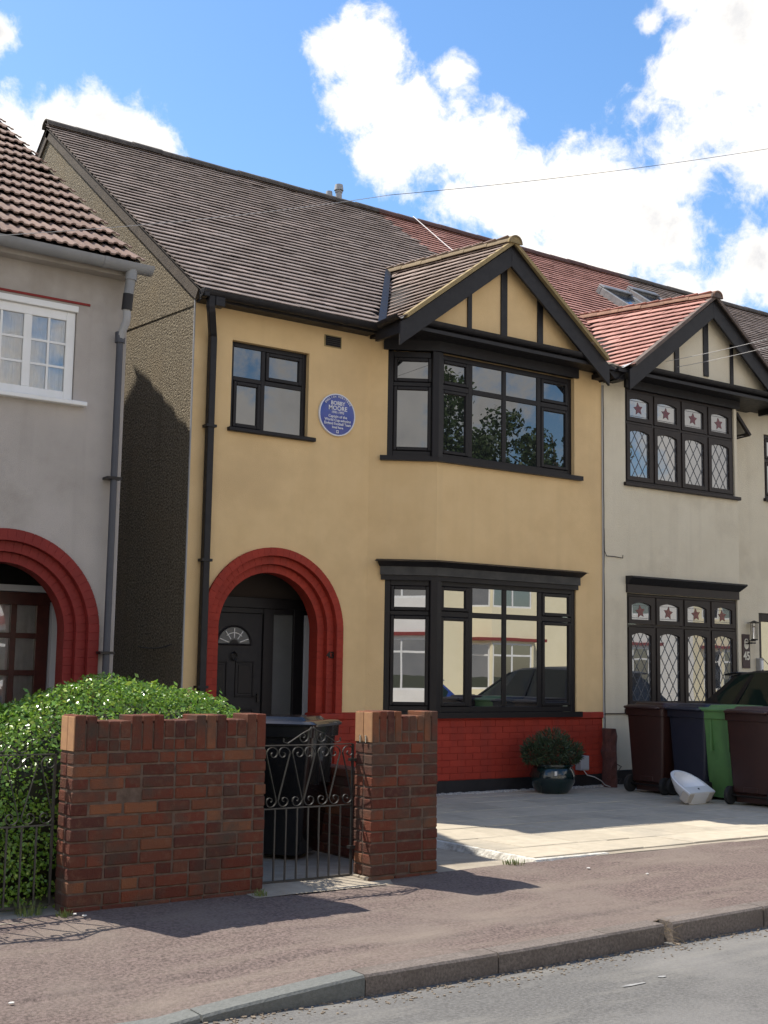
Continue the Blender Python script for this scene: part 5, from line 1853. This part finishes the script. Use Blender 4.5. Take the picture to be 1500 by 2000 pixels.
# ================================================================== BINS
def wheelie_bin(name, label, loc, rz, mat, lid_mat=None, group='wheelie bins', lid_open=0.0, tilt=0):
    """local frame: front looks to -y, handle and wheels at +y"""
    t = thing(name, label, 'bin', (0, 0, 0), group)
    m = MB()
    def ring(z, w, yf, yb, r=.035):
        pts = []
        for (cx, cy, a0) in ((w/2-r, yb-r, 0), (-w/2+r, yb-r, 90), (-w/2+r, yf+r, 180), (w/2-r, yf+r, 270)):
            for q in range(4):
                a = R(a0+q*30)
                pts.append((cx+r*math.cos(a), cy+r*math.sin(a), z))
        return pts
    m.loft([ring(.03, .44, -.22, .21), ring(.12, .455, -.235, .22), ring(.14, .47, -.25, .25), ring(.80, .535, -.325, .285), ring(.90, .545, -.335, .29), ring(.905, .575, -.355, .31), ring(.985, .58, -.36, .315)])
    b = part(m, 'body', mat, t, smooth=35)
    for s in (-1, 1):
        part(MB().box(s*.12-.012, s*.12+.012, -.345, -.30, .55, .9), 'rib', mat, t)
    part(MB().box(-.09, .09, .235, .262, .14, .2), 'foot_plate', mat, t, bevel=.006)
    m = MB()
    m.loft([ring(.988, .60, -.375, .30), ring(1.005, .605, -.38, .305), ring(1.025, .57, -.35, .28), ring(1.03, .46, -.26, .22), ring(1.055, .43, -.23, .19), ring(1.06, .30, -.12, .10)])
    part(m, 'lid', lid_mat or mat, t, smooth=30)
    m = MB().tube([(-.24, .30, .985), (-.24, .36, 1.0), (-.22, .372, 1.0), (.22, .372, 1.0), (.24, .36, 1.0), (.24, .30, .985)], .016, 8)
    m.tube([(-.2, .325, 1.01), (.2, .325, 1.01)], .014, 8)
    part(m, 'handle', mat, t, smooth=True)
    m = MB().tube([(-.27, .245, .10), (.27, .245, .10)], .012, 8)
    part(m, 'axle', 'dark_metal', t, smooth=True)
    for s in (-1, 1):
        m = MB()
        pr = [(.0, -.022), (.06, -.024), (.085, -.027), (.098, -.02), (.1, 0), (.098, .02), (.085, .027), (.06, .024), (0, .022)]
        vs = []; fs = []
        n = 22
        for (r_, x_) in pr:
            for k in range(n):
                a = 2*math.pi*k/n
                vs.append((s*.262+x_, .245+r_*math.cos(a), .10+r_*math.sin(a)))
        for i in range(len(pr)-1):
            for k in range(n):
                k2 = (k+1) % n
                fs.append((i*n+k, i*n+k2, (i+1)*n+k2, (i+1)*n+k))
        m.add(vs, fs)
        part(m, 'wheel', 'rubber', t, smooth=30)
    t.location = loc
    t.rotation_euler = (0, 0, rz)
    return t
# row of bins on the patio: wheels towards the yellow house (-x)
wheelie_bin('wheelie_bin', 'dark brown wheelie bin at the left end of the row, by the cream wall', (11.52, 10.63, .118), R(93), 'bin_brown')
wheelie_bin('wheelie_bin', 'dark navy wheelie bin standing between the brown bin and the green bin', (11.62, 10.06, .117), R(90), 'bin_blue')
wheelie_bin('wheelie_bin', 'bright green wheelie bin on the patio', (11.68, 9.60, .116), R(-88), 'bin_green')
wheelie_bin('wheelie_bin', 'brown wheelie bin with paler domed lid, nearest the street in the row', (11.47, 9.10, .115), R(97), 'bin_brown', 'bin_brown_pale')
wheelie_bin('wheelie_bin', 'glossy black wheelie bin behind the iron gate', (5.12, 8.62, .084), math.atan2(.6, .8), 'bin_black')

# ================================================================== SINK
sk = thing('wash_basin', 'white ceramic wash basin dumped on the patio in front of the bins', 'basin', (10.95, 9.72, .12))
def bshape(t, w, l, z):
    # outline: straight back edge at y=0, rounded front
    pts = []
    n = 26
    for i in range(n+1):
        a = math.pi*i/n
        pts.append((w*math.cos(a), l*.30+l*.70*math.sin(a)**.85 if 0 < i < n else l*.30, z))
    return [(w, 0, z)] + pts + [(-w, 0, z)]
m = MB()
out = [bshape(0, .10, .20, -.17), bshape(0, .17, .31, -.12), bshape(0, .225, .405, -.03), bshape(0, .235, .42, 0), bshape(0, .228, .413, .008)]
m.loft(out, cap=False)
inn = []
def inner(w, l, z, y0):
    pts = []
    n = 28
    for i in range(n+1):
        a = math.pi*i/n
        pts.append((w*math.cos(a), y0+.05+(l-.05)*max(0, math.sin(a))**.8, z))
    return [(w, y0, z)]+pts[1:-1]+[(-w, y0, z)]
inn = [bshape(0, .228, .413, .008)]
n_o = len(inn[0])
r2 = inner(.19, .27, .006, .11); r3 = inner(.17, .25, -.03, .12); r4 = inner(.12, .18, -.10, .15); r5 = inner(.03, .05, -.12, .2)
m.loft([bshape(0, .228, .413, .008), r2, r3, r4, r5], cap=False) if len(r2) == n_o else None
V_ = [r2, r3, r4, r5]
m.add([Vector(p) for p in r5], [tuple(range(len(r5)))])
body = part(m, 'bowl', 'ceramic', sk, smooth=50)
for _a, _b in ((-.228, -.13), (.13, .228)):
    part(MB().box(_a, _b, -.004, .10, -.13, .0), 'back_lug', 'raw_ceramic', sk, bevel=.01)
part(MB().box(-.13, .13, -.002, .02, -.07, .004), 'back_apron', 'ceramic', sk, bevel=.006)
part(MB().lathe([(0, .011), (.012, .011), (.012, .006)], 12, (.0, .065, 0)), 'tap_hole', 'dark_interior', sk)
for c in list(sk.children):
    c.location = c.location + WL[sk.name]       # built about the local origin
sk.rotation_mode = 'XYZ'
_rt = Vector((math.cos(YAW), -math.sin(YAW), 0)); _fw = Vector((math.sin(YAW), math.cos(YAW), 0))
_bx = (_rt*.76+_fw*.65).normalized()
_by = _rt*-.66+_fw*.45+Z3*.46
_by = (_by-_bx*_by.dot(_bx)).normalized()
sk.rotation_euler = Matrix((_bx, _by, _bx.cross(_by))).transposed().to_euler()
sk.location = (10.90, 9.46, .238)

# ================================================================== CAR
def make_car(name, label, loc, rz, paint, group=None):
    """hatchback, front towards +x, centred, wheels on z=0"""
    t = thing(name, label, 'car', (0, 0, 0), group)
    def sec(x, zb, zs, zt, wb, ws, wt, r=.06):
        # closed half-symmetric cross-section
        h = [(wb-.06, zb), (wb, zb+.08), (ws, zs-.10), (ws, zs), (wt, zt-.03), (wt-.07, zt)]
        return [(x, -y, z) for y, z in h] + [(x, y, z) for y, z in reversed(h)]
    m = MB()
    st = [(-1.93, .38, .75, .92, .62, .70, .62), (-1.90, .26, .80, 1.0, .70, .78, .68), (-1.75, .20, .85, 1.02, .78, .845, .74), (-1.2, .17, .88, 1.01, .80, .86, .76), (-.3, .16, .86, .98, .81, .865, .77), (.6, .17, .84, .96, .81, .86, .77), (1.1, .18, .80, .93, .80, .85, .74), (1.6, .20, .70, .83, .78, .82, .68), (1.88, .26, .60, .70, .70, .74, .58), (1.95, .36, .52, .60, .58, .62, .50)]
    m.loft([sec(*q) for q in st])
    part(m, 'body', paint, t, smooth=40)
    # greenhouse: dark glass volume with painted roof and pillars
    def rng(x, z, w): return [(x, -w, z), (x, w, z)]
    lower = [(-1.72, 1.0, .72), (1.02, .94, .74)]
    roof = [(-1.30, 1.40, .55), (-1.0, 1.445, .56), (-.4, 1.465, .565), (.05, 1.44, .56), (.22, 1.41, .55)]
    g = MB()
    base = [(-1.74, .99, .745), (-1.0, 1.0, .765), (-.4, 1.0, .765), (.35, .97, .765), (1.00, .93, .74)]
    rings = []
    for (xb, zb, wb), (xr, zr, wr) in zip(base, roof):
        rings.append([(xb, -wb, zb-.03), (xr, -wr, zr-.02), (xr, wr, zr-.02), (xb, wb, zb-.03)])
    g.loft(rings)
    part(g, 'glasshouse', 'car_glass', t)
    m = MB()
    rr = []
    for (xr, zr, wr) in [(-1.36, 1.385, .55)] + roof + [(.28, 1.395, .545)]:
        rr.append([(xr, -wr-.006, zr-.035), (xr, -wr+.06, zr+.006), (xr, 0, zr+.022), (xr, wr-.06, zr+.006), (xr, wr+.006, zr-.035), (xr, 0, zr-.05)])
    m.loft(rr)
    part(m, 'roof', paint, t, smooth=40)
    part(MB().prism([(-1.47, -.54, 1.385), (-1.28, -.54, 1.412), (-1.28, .54, 1.412), (-1.47, .54, 1.385)], (0, 0, .022)), 'spoiler', paint, t, bevel=.006)
    for s in (-1, 1):
        for (a, b, wd) in ((((-1.74, .99, .75)), (-1.30, 1.40, .553), .40), ((-1.22, 1.0, .77), (-1.05, 1.425, .566), .07), ((-.30, 1.0, .772), (-.33, 1.45, .57), .05), ((1.0, .93, .745), (.22, 1.405, .555), .05)):
            A = Vector((a[0], s*(a[2]+.004), a[1]-.02)); Bv = Vector((b[0], s*(b[2]+.004), b[1]-.02))
            m = MB().add([A, A+Vector((wd*(1.9 if wd > .1 else 1), 0, 0)), Bv+Vector((wd, 0, 0)), Bv, A-Vector((0, s*.03, 0)), A+Vector((wd*(1.9 if wd > .1 else 1), -s*.03, 0)), Bv+Vector((wd, -s*.03, 0)), Bv-Vector((0, s*.03, 0))],
                         [(0, 1, 2, 3), (4, 7, 6, 5), (0, 4, 5, 1), (1, 5, 6, 2), (2, 6, 7, 3), (3, 7, 4, 0)])
            part(m, 'pillar', paint, t)
        for x_ in (-1.22, 1.25):
            m = MB()
            pr = [(.0, .0), (.17, .0), (.20, .01), (.30, .02), (.31, .06), (.31, .16), (.29, .18), (0, .18)]
            vs = []; fs = []; n = 28
            for (r_, d_) in pr:
                for k in range(n):
                    a = 2*math.pi*k/n
                    vs.append((x_+r_*math.cos(a), s*(.87-d_), .31+r_*math.sin(a)))
            for i in range(len(pr)-1):
                for k in range(n):
                    k2 = (k+1) % n
                    fs.append((i*n+k, i*n+k2, (i+1)*n+k2, (i+1)*n+k))
            w_ = part(m.add(vs, fs), 'wheel', 'rubber', t, smooth=30)
            m = MB()
            for k in range(5):
                a = 2*math.pi*k/5
                m.obox((x_, s*.872, .31), (math.cos(a), 0, math.sin(a)), (-math.sin(a), 0, math.cos(a)), (0, s, 0), (.03, .19), (-.03, .03), (-.01, .006))
            part(m, 'wheel_rim', 'car_silver', w_)
        part(MB().box(-1.90, -1.72, s*.60-.1, s*.60+.1, .70, .92), 'tail_light', 'lamp_red', t, bevel=.03)
        part(MB().box(1.60, 1.84, s*.58-.12, s*.58+.12, .60, .70), 'headlight', 'lamp_clear', t, bevel=.03)
        part(MB().box(.62, .78, s*.86-.02, s*.86+.12*s, .93, 1.05), 'wing_mirror', paint, t, bevel=.03)
    m = MB().tube([(-1.15, .0, 1.46), (-1.32, 0, 1.62)], [.007, .003], 6)
    part(m, 'aerial', 'rubber', t)
    for s in (-1, 1):
        m = MB().loft([[(-.75+.03*math.cos(a)*k, s*.36+.13*math.sin(a)*k, z) for a in [q*math.pi/4 for q in range(8)]] for z, k in ((.95, 1), (1.16, 1), (1.22, .8), (1.24, .3))])
        part(m, 'headrest', 'rubber', t, smooth=40)
    t.location = loc
    t.rotation_euler = (0, 0, rz)
    return t
make_car('parked_car', 'black hatchback parked behind the row of bins by the cream house', (13.05, 9.02, .118), R(-90), 'car_black')
make_car('parked_car', 'dark hatchback across the street, mirrored in the lower bay window', (22.3, -1.05, -.10), R(180), 'car_black', 'cars across the street')
make_car('parked_car', 'blue hatchback across the street, mirrored in the lower bay window', (17.0, -1.05, -.10), R(180), 'car_blue', 'cars across the street')

# ================================================================== SMALL THINGS AND CABLES
mbx = thing('meter_box', 'small grey utility box on the red brick base beside the potted shrub', 'box', (11.12, 11.56, .41))
part(MB().box(11.045, 11.185, 11.49, 11.595, .325, .50), 'box_body', 'meter_grey', mbx, bevel=.006)
part(MB().box(11.055, 11.175, 11.483, 11.491, .335, .49), 'box_cover', 'meter_grey', mbx, bevel=.003)
tag(part(MB().tube([(11.10, 11.5, .325), (11.12, 11.46, .27), (11.2, 11.42, .25), (11.3, 11.40, .20), (11.36, 11.40, .15), (11.42, 11.36, .125)], .006, 6), 'pale_cable', 'cable_pale', None), 'thin pale cable trailing from the grey utility box to the ground', 'cable')
def cable(name, label, pts, r, mat, sag=0, n=24):
    P = []
    for i in range(len(pts)-1):
        a, b = Vector(pts[i]), Vector(pts[i+1])
        k = n if sag else 6
        for q in range(k):
            t = q/k
            P.append(a.lerp(b, t)-Z3*sag*4*t*(1-t))
    P.append(Vector(pts[-1]))
    return tag(part(MB().tube(P, r, 6), name, mat, None), label, 'cable')
def at(x, y, Y):
    d = pix_dir(x, y)
    return CAM+d*(Y/d.y)
pa, pb, pc_ = at(-120, 466, 9.2), at(760, 381, 8.6), at(1620, 270, 7.9)
cable('overhead_cable', 'long single overhead cable crossing the roofs and sky', [pa, pb], .0025, 'cable_pale', .05)
bpy.data.objects[-1] if False else None
cable('overhead_cable', 'stretch of overhead cable against the clouds on the right', [pb, pc_], .0025, 'cable_dark', .05)
for (p0, p1, lab) in (((1300, 706), (1560, 646), 'upper of two pale cables fixed to the cream gable'), ((1322, 717), (1560, 662), 'lower of two pale cables fixed to the cream gable')):
    cable('house_cable', lab, [at(*p0, 11.36), at(*p1, 9.6)], .0034, 'cable_pale', .02)
for k, (dx, lab) in enumerate(((0, 'left of the twin cables running down the joint between the two houses'), (.022, 'right of the twin cables running down the joint between the two houses'))):
    pts = []
    for i in range(23):
        z = lerp(5.22, .82, i/22)
        pts.append((XP+.004+dx+nz(i*.7, k*3.1, 1, .006), 11.588, z))
    pts += [(XP+.05+dx*2, 11.57, .62), (XP+.10+dx*3, 11.55, .42), (XP+.13+dx*2, 11.53, .2)]
    m = MB().tube(pts, .006 if k else .008, 6)
    tag(part(m, 'wall_cable', 'cable_dark' if k else 'cable_pale', None), lab, 'cable')
tag(part(MB().tube([(XP+.03, 11.588, 3.35), (XP+.035, 11.588, 3.06), (XP+.07, 11.588, 3.0), (XP+.22, 11.588, 3.0), (XP+.36, 11.588, 2.99), (XP+.365, 11.588, 3.03)], .005, 6), 'wall_cable', 'cable_dark', None), 'short wire branching sideways on the cream wall beside the joint', 'cable')
pts = [(XP+.15+.05*math.sin(i*1.3), 11.50-.03*math.cos(i*.9), .16+.03*i+.02*math.sin(i*2.3)) for i in range(9)]
tag(part(MB().tube(pts, .005, 6), 'loose_wire', 'cable_dark', None), 'loose coil of dark wire at the foot of the cream wall', 'cable')
# white cord over the ridge
s = Vector((0, 1, RS)).normalized(); n_ = Vector((0, -RS, 1)).normalized()
q0 = Vector((12.28, RIDGE_Y-.02, RIDGE_Z+.10)); q1 = on_roof(12.1, 15.7)+n_*.06; q2 = on_roof(11.95, 14.6)+n_*.06
tag(part(MB().tube([q0, (12.26, RIDGE_Y-.13, RIDGE_Z+.02), q1, q2], .007, 6), 'white_cord', 'rope_white', None), 'white cord hanging over the roof ridge behind the yellow gable', 'cord')
for k, (xx, yy) in enumerate(((6.75, 6.95), (2.15, 6.05), (2.97, 7.22), (2.93, 7.27), (7.0, 6.6))):
    m = MB()
    pts = [(xx+.018*random.uniform(.5, 1.2)*math.cos(q), yy+.012*random.uniform(.5, 1.2)*math.sin(q), pav_z(xx, yy)+.006) for q in [i*1.047 for i in range(6)]]
    m.prism(pts, (0, 0, .006))
    labs = ['scrap of white litter on the pavement below the patio', 'pale chip on the pavement at lower left', 'white flake at the left foot of the brick wall, nearer the kerb', 'white flake at the left foot of the brick wall, touching the weeds', 'tiny white scrap on the pavement right of the pier shadow']
    tag(part(m, 'litter', 'litter', None), labs[k], 'litter', 'scraps on the pavement')
tag(part(MB().tube([(5.885, 13.1, 1.72), (5.88, 12.8, 1.70), (5.88, 12.5, 1.705), (5.88, 12.25, 1.74)], .006, 6), 'alley_cable', 'cable_dark', None), 'black cable slung along the pebbledashed flank in the alley', 'cable')

# ================================================================== ACROSS THE STREET (seen mirrored in the windows)
struct(part(MB().box(-40, 80, -4.2, -2.2, -.3, -.02), 'opposite_pavement', 'tarmac_red', None))
struct(part(MB().box(-40, 80, -9, -4.2, -.3, .05), 'opposite_gardens', 'concrete', None))
def opposite(x0, wallmat, label):
    h = thing('opposite_house', label, 'house', (x0+2.8, -9, 0), 'houses across the street')
    Y = -9.0
    P, Q = (x0+5.6, Y), (x0, Y)          # looks to +Y
    w = MB()
    panel(w, P, Q, 0, 5.5, [(3.6, 4.9, 3.7, 5.0), (3.7, 4.8, 0, 2.4)], .12)
    BP = [(x0+3.2, Y), (x0+2.7, Y+.6), (x0+.9, Y+.6), (x0+.4, Y)]
    hl = [(Vector(BP[i+1])-Vector(BP[i])).length for i in range(3)]
    for i in range(3):
        panel(w, BP[i], BP[i+1], 0, 5.5, [(.06, hl[i]-.06, .95, 2.45), (.06, hl[i]-.06, 3.6, 5.0)], .1)
    part(w, 'wall', wallmat, h)
    for i in range(3):
        for (z0, z1) in ((.95, 2.45), (3.6, 5.0)):
            window('window', h, BP[i], BP[i+1], .06, hl[i]-.06, z0, z1, mull=[hl[i]/2] if i == 1 else [], trans=z1-.4, mat='upvc', rec=.02, dep=.06, fw=.06, mw=.06)
    window('window', h, P, Q, 3.6, 4.9, 3.7, 5.0, mull=[4.25], trans=4.6, mat='upvc', rec=.02, dep=.06)
    part(MB().box(x0+.8, x0+1.9, Y-.1, Y-.05, 0, 2.4), 'door', 'upvc', h)
    part(MB().box(x0+.35, x0+3.25, Y+.02, Y+.68, 2.52, 2.62), 'bay_band', 'opp_red', h)
    part(MB().prism([(x0-.02, Y+.35, 5.45), (x0-.02, Y-4.8, 9.0), (x0-.02, Y-10, 5.45)], (5.64, 0, 0)), 'roof', 'tile_brown', h)
    return h
spots = [(-2.4+5.6*k, wm_) for k, wm_ in zip((-1, 0, 1, 2, 3, 4, 5, 6, 7), ('opp_cream', 'opp_white', 'opp_cream', 'opp_white', 'opp_white', 'opp_cream', 'opp_cream', 'opp_white', 'opp_cream'))]
protos = {}
for xx, wm_ in spots:
    lab = {'opp_white': 'white rendered house across the street, glimpsed only as a reflection', 'opp_cream': 'cream rendered house across the street, glimpsed only as a reflection'}[wm_]
    if wm_ not in protos:
        protos[wm_] = (opposite(xx, wm_, lab), xx)
    else:
        src, sx_ = protos[wm_]
        c = copy_tree(src)
        c.location.x += xx-sx_
def street_tree(loc, h, r, label, seed):
    rnd = random.Random(seed)
    t = thing('garden_tree', label, 'tree', loc, 'trees across the street')
    L0 = Vector(loc)
    m = MB()
    m.tube([L0, L0+Vector((.05, .02, h*.25)), L0+Vector((-.05, .1, h*.5)), L0+Vector((.1, 0, h*.8))], [.2, .16, .12, .05], 10)
    for q in range(7):
        a = q*.9; z = h*(.35+.07*q)
        m.tube([L0+Z3*z, L0+Vector((r*.4*math.cos(a), r*.4*math.sin(a), z+h*.1)), L0+Vector((r*.75*math.cos(a), r*.75*math.sin(a), z+h*.17))], [.07, .045, .015], 6)
    part(m, 'trunk', 'bark', t, smooth=True)
    pts = []
    cl = []
    for q in range(95):
        v = Vector((rnd.gauss(0, 1), rnd.gauss(0, 1), rnd.gauss(0, 1))).normalized()*rnd.uniform(.35, 1)
        cl.append((L0+Vector((v.x*r, v.y*r, h*.66+v.z*h*.34)), rnd.uniform(.5, .95)))
    for c, cr in cl:
        for q in range(170):
            v = Vector((rnd.gauss(0, 1), rnd.gauss(0, 1), rnd.gauss(0, 1))).normalized()
            pts.append((c+v*cr*rnd.uniform(.6, 1.05), v))
    m = MB()
    leaf_cloud(m, pts, .20, .7)
    o = part(m, 'crown', 'tree_leaf', t, recalc=False)
    o['kind'] = 'stuff'
street_tree((33.5, -20.5, 0), 14.6, 4.4, 'tall leafy tree behind the houses opposite, mirrored in the upper bay window', 1)
street_tree((41.0, -21.0, 0), 14.4, 4.4, 'tall leafy tree behind the houses opposite, mirrored in the leaded upper window', 2)
